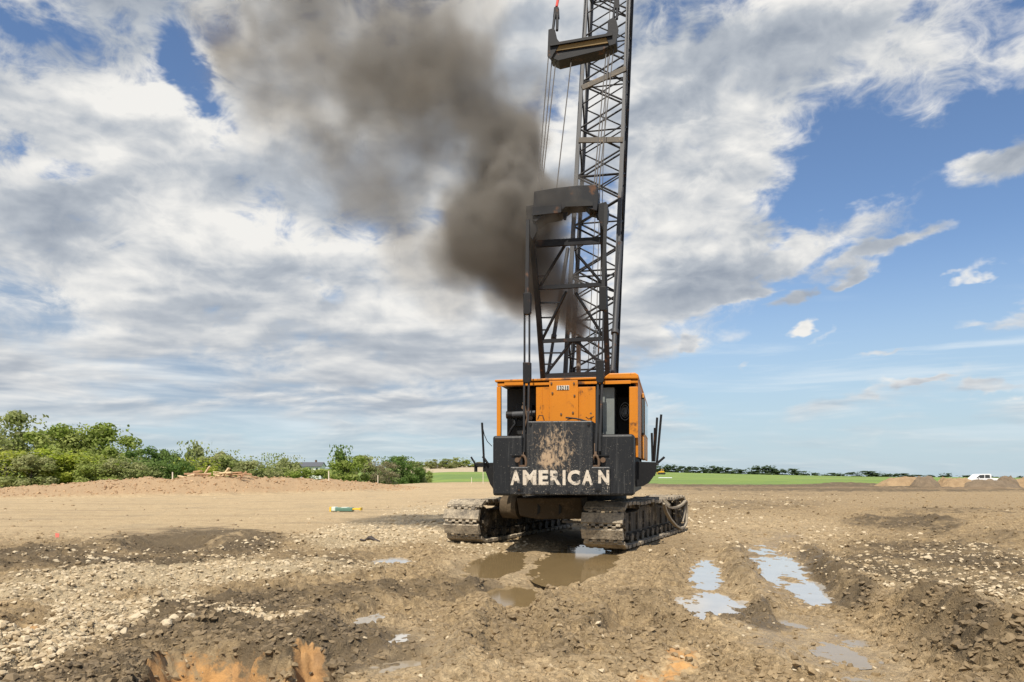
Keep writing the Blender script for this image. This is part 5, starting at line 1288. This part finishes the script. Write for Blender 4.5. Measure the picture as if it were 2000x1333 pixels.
# far yellow machine and white pipe in the field
Ym = 360.0; xm = (1292-CX)/F*Ym; zm = float(land(np.array([xm]), np.array([Ym]))[0][0]); dz_ = empty('bulldozer', (xm, Ym, zm)); tag(dz_, 'tiny yellow bulldozer far off in the green field right of the crane', 'bulldozer')
M_MY = plain('machine_yellow', (0.62, 0.36, 0.03), .5)
MB().prism([(-1.5, -.6, .9), (-1.5, -.6, 1.5), (-.2, -.6, 1.7), (1.2, -.6, 1.6), (1.3, -.6, .9)], (0, 1.2, 0)).build('body', M_MY, dz_)
cb = MB().box((.4, 0, 2.15), (1.1, 1.2, 1.0)).build('cab', M_MY, dz_); MB().box((.4, -.62, 2.2), (.9, .03, .7)).build('window', M_PANE, cb)
MB().box((-2.1, 0, .65), (.12, 3.0, 1.1)).build('blade', M_MY, dz_)
for y in (-.95, .95): MB().prism([(-1.4, y-.25, .0), (1.5, y-.25, 0), (1.8, y-.25, .5), (1.4, y-.25, .95), (-1.4, y-.25, .95), (-1.7, y-.25, .5)], (0, .5, 0)).build('crawler', M_TYRE, dz_)
a = (1286-CX)/F*200; c = (1314-CX)/F*200; zl = float(land(np.array([a]), np.array([200.]))[0][0])+.15
tag(MB().tube((a, 200, zl), (c, 201, zl), .12, n=10).build('pipe', M_SIDING), 'long white pipe lying in the green field right of the crane', 'pipe')

# ------------------------------------------------------------------ smoke from the exhaust
PUFFS = [  # px, py, radius px, density, Y
    (1130, 652, 10, 8.0, 18.55), (1124, 632, 24, 5.0, 18.5), (1112, 606, 38, 3.6, 18.4), (1090, 578, 50, 2.2, 18.3), (1055, 550, 66, 2.2, 18.2), (1025, 515, 84, 2.8, 18.2), (1000, 462, 108, 3.2, 18.2), (1020, 575, 50, 1.6, 18.2),
    (945, 450, 105, 2.2, 18.2), (1000, 395, 105, 3.0, 18.3), (1025, 335, 85, 2.6, 18.3), (905, 480, 90, 1.0, 18.2), (995, 290, 90, 1.4, 18.4), (925, 390, 95, 1.2, 18.3), (935, 250, 115, 1.0, 18.4), (890, 310, 105, .6, 18.4), (990, 190, 90, .55, 18.5), (880, 165, 145, .55, 18.5),
    (790, 220, 175, .50, 18.6), (770, 110, 180, .42, 18.6), (660, 170, 170, .42, 18.6), (570, 240, 130, .28, 18.6), (510, 150, 120, .24, 18.6), (620, 60, 150, .26, 18.6), (450, 60, 105, .5, 18.6), (500, -30, 120, .6, 18.6), (420, 10, 80, .4, 18.6),
    (880, 40, 140, .16, 18.6), (760, -60, 200, .22, 18.6), (560, -120, 200, .4, 18.6), (730, 330, 150, .32, 18.5), (820, 480, 100, .24, 18.4), (790, 400, 110, .24, 18.4), (640, 330, 100, .13, 18.5), (880, 560, 80, .16, 18.4),
    (1030, 430, 60, 2.4, 17.2), (1070, 395, 62, 2.1, 17.0), (1118, 388, 56, 1.5, 16.9), (1150, 400, 40, .8, 16.9), (1070, 470, 52, 1.8, 17.5), (985, 560, 55, 1.0, 18.2), (1010, 590, 40, .8, 18.2), (1000, 420, 70, 2.6, 17.4), (1060, 530, 40, 1.2, 17.6)]
VX = 0.085
pc = np.array([((p[0]-CX)/F*p[4], p[4], CAM_H+(HY-p[1])/F*p[4]) for p in PUFFS]); pr = np.array([p[2]/F*p[4] for p in PUFFS]); pd = np.array([p[3] for p in PUFFS])
smin = np.array([-9.4, 15.0, 4.9]); smax = np.array([2.4, 21.6, 16.6])
sn = np.ceil((smax-smin)/VX).astype(int); smax = smin+sn*VX
ii = [smin[k]+(np.arange(sn[k])+.5)*VX for k in range(3)]
SX, SY, SZ = (q.astype(np.float32).ravel() for q in np.meshgrid(*ii, indexing='ij'))
rough_d = np.zeros(len(SX), np.float32); keep = np.zeros(len(SX), bool)
for c, r_ in zip(pc, pr): keep |= ((SX-c[0])**2+((SY-c[1])*1.0)**2+(SZ-c[2])**2) < (r_*1.5+.25)**2
kx, ky, kz = SX[keep].astype(np.float64), SY[keep].astype(np.float64), SZ[keep].astype(np.float64)
def vf(x, y, z, o, s):
    t = 0; a = 1.; n = 0
    for k in range(o): t = t+a*(value3(x, y, z, s+k)-.5); n += a; a *= .55; x, y, z = x*2.1+3.3, y*2.1+1.7, z*2.1-2.2
    return t/n*2
hgt = np.clip((kz-5.8)/4.0, .15, 1)                     # eddies grow with height
w1, w2, w3 = vf(kx/1.0, ky/1.0, kz/1.0, 4, 1), vf(kx/1.0+9, ky/1.0, kz/1.0, 4, 2), vf(kx/1.0, ky/1.0+9, kz/1.0, 4, 3)
wx_, wy_, wz_ = kx+w1*.55*hgt, ky+w2*.55*hgt, kz+w3*.55*hgt
b1 = np.abs(vf(kx/.95+5, ky/.95, kz/.95, 1, 21)); b2 = np.abs(vf(kx/.42, ky/.42+3, kz/.42, 2, 23))
fold = (b1*.9+b2*.55)*np.clip(hgt*1.2, 0.2, 1)          # rolled folds of the plume
dn = np.zeros(len(kx))
for c, r_, q in zip(pc, pr, pd):
    rr = np.sqrt((wx_-c[0])**2+(wy_-c[1])**2+(wz_-c[2])**2)/r_+fold*min(1.0, .75/r_**.5)-.18
    dn = np.maximum(dn, q*sstep(1.05, .50, rr))+.20*q*sstep(1.15, .3, rr)
big = vf(kx/1.7+4, ky/1.7, kz/1.7, 4, 15)
dn = dn*np.clip(1+2.2*big*np.clip(hgt*1.2, 0, 1), .2, 2.2)*1.15
dn = np.where(dn < .012, 0, dn)
dfull = np.zeros(len(SX), np.float32); dfull[keep] = dn
me = bpy.data.meshes.new('smoke'); npt = len(dfull)
me.vertices.add(npt); me.vertices.foreach_set('co', np.stack([SX, SY, SZ], 1).astype(np.float32).ravel())
at = me.attributes.new('soot', 'FLOAT', 'POINT'); at.data.foreach_set('value', dfull)
smoke = bpy.data.objects.new('smoke', me); COL.objects.link(smoke); smoke['kind'] = 'stuff'
sm_ = bpy.data.materials.new('diesel_smoke'); sm_.use_nodes = True; nt = sm_.node_tree; nt.nodes.clear(); b = NB(nt)
pv = b.node('ShaderNodeVolumePrincipled'); pv.inputs['Color'].default_value = (0.385, 0.362, 0.33, 1); pv.inputs['Density'].default_value = 1.0; pv.inputs['Anisotropy'].default_value = .1
vo = b.node('ShaderNodeOutputMaterial'); nt.links.new(pv.outputs[0], vo.inputs['Volume'])
me.materials.append(sm_)
ng = bpy.data.node_groups.new('smoke_grid', 'GeometryNodeTree')
ng.interface.new_socket('Geometry', in_out='INPUT', socket_type='NodeSocketGeometry'); ng.interface.new_socket('Geometry', in_out='OUTPUT', socket_type='NodeSocketGeometry')
g = NB(ng); gi, go = g.node('NodeGroupInput'), g.node('NodeGroupOutput')
pos = g.node('GeometryNodeInputPosition').outputs[0]
fl3 = g.v('FLOOR', g.v('SCALE', g.v('SUBTRACT', pos, tuple(smin)), 1/VX))
cl3 = g.v('MINIMUM', g.v('MAXIMUM', fl3, (0, 0, 0)), tuple(float(q-1) for q in sn))
fx_, fy_, fz_ = g.sep(cl3)
idx = g.m('ADD', g.m('MULTIPLY', g.m('ADD', g.m('MULTIPLY', fx_, float(sn[1])), fy_), float(sn[2])), fz_)
na_ = g.node('GeometryNodeInputNamedAttribute', data_type='FLOAT'); na_.inputs['Name'].default_value = 'soot'
si = g.node('GeometryNodeSampleIndex', data_type='FLOAT', domain='POINT')
ng.links.new(gi.outputs[0], si.inputs['Geometry']); ng.links.new(na_.outputs['Attribute'], si.inputs['Value']); ng.links.new(idx, si.inputs['Index'])
vc = g.node('GeometryNodeVolumeCube'); ng.links.new(si.outputs[0], vc.inputs['Density'])
vc.inputs['Min'].default_value = tuple(float(q) for q in smin); vc.inputs['Max'].default_value = tuple(float(q) for q in smax)
for nm, k in (('Resolution X', 0), ('Resolution Y', 1), ('Resolution Z', 2)): vc.inputs[nm].default_value = int(sn[k])
smn = g.node('GeometryNodeSetMaterial'); smn.inputs['Material'].default_value = sm_
ng.links.new(vc.outputs[0], smn.inputs['Geometry']); ng.links.new(smn.outputs[0], go.inputs[0])
md = smoke.modifiers.new('smoke_grid', 'NODES'); md.node_group = ng
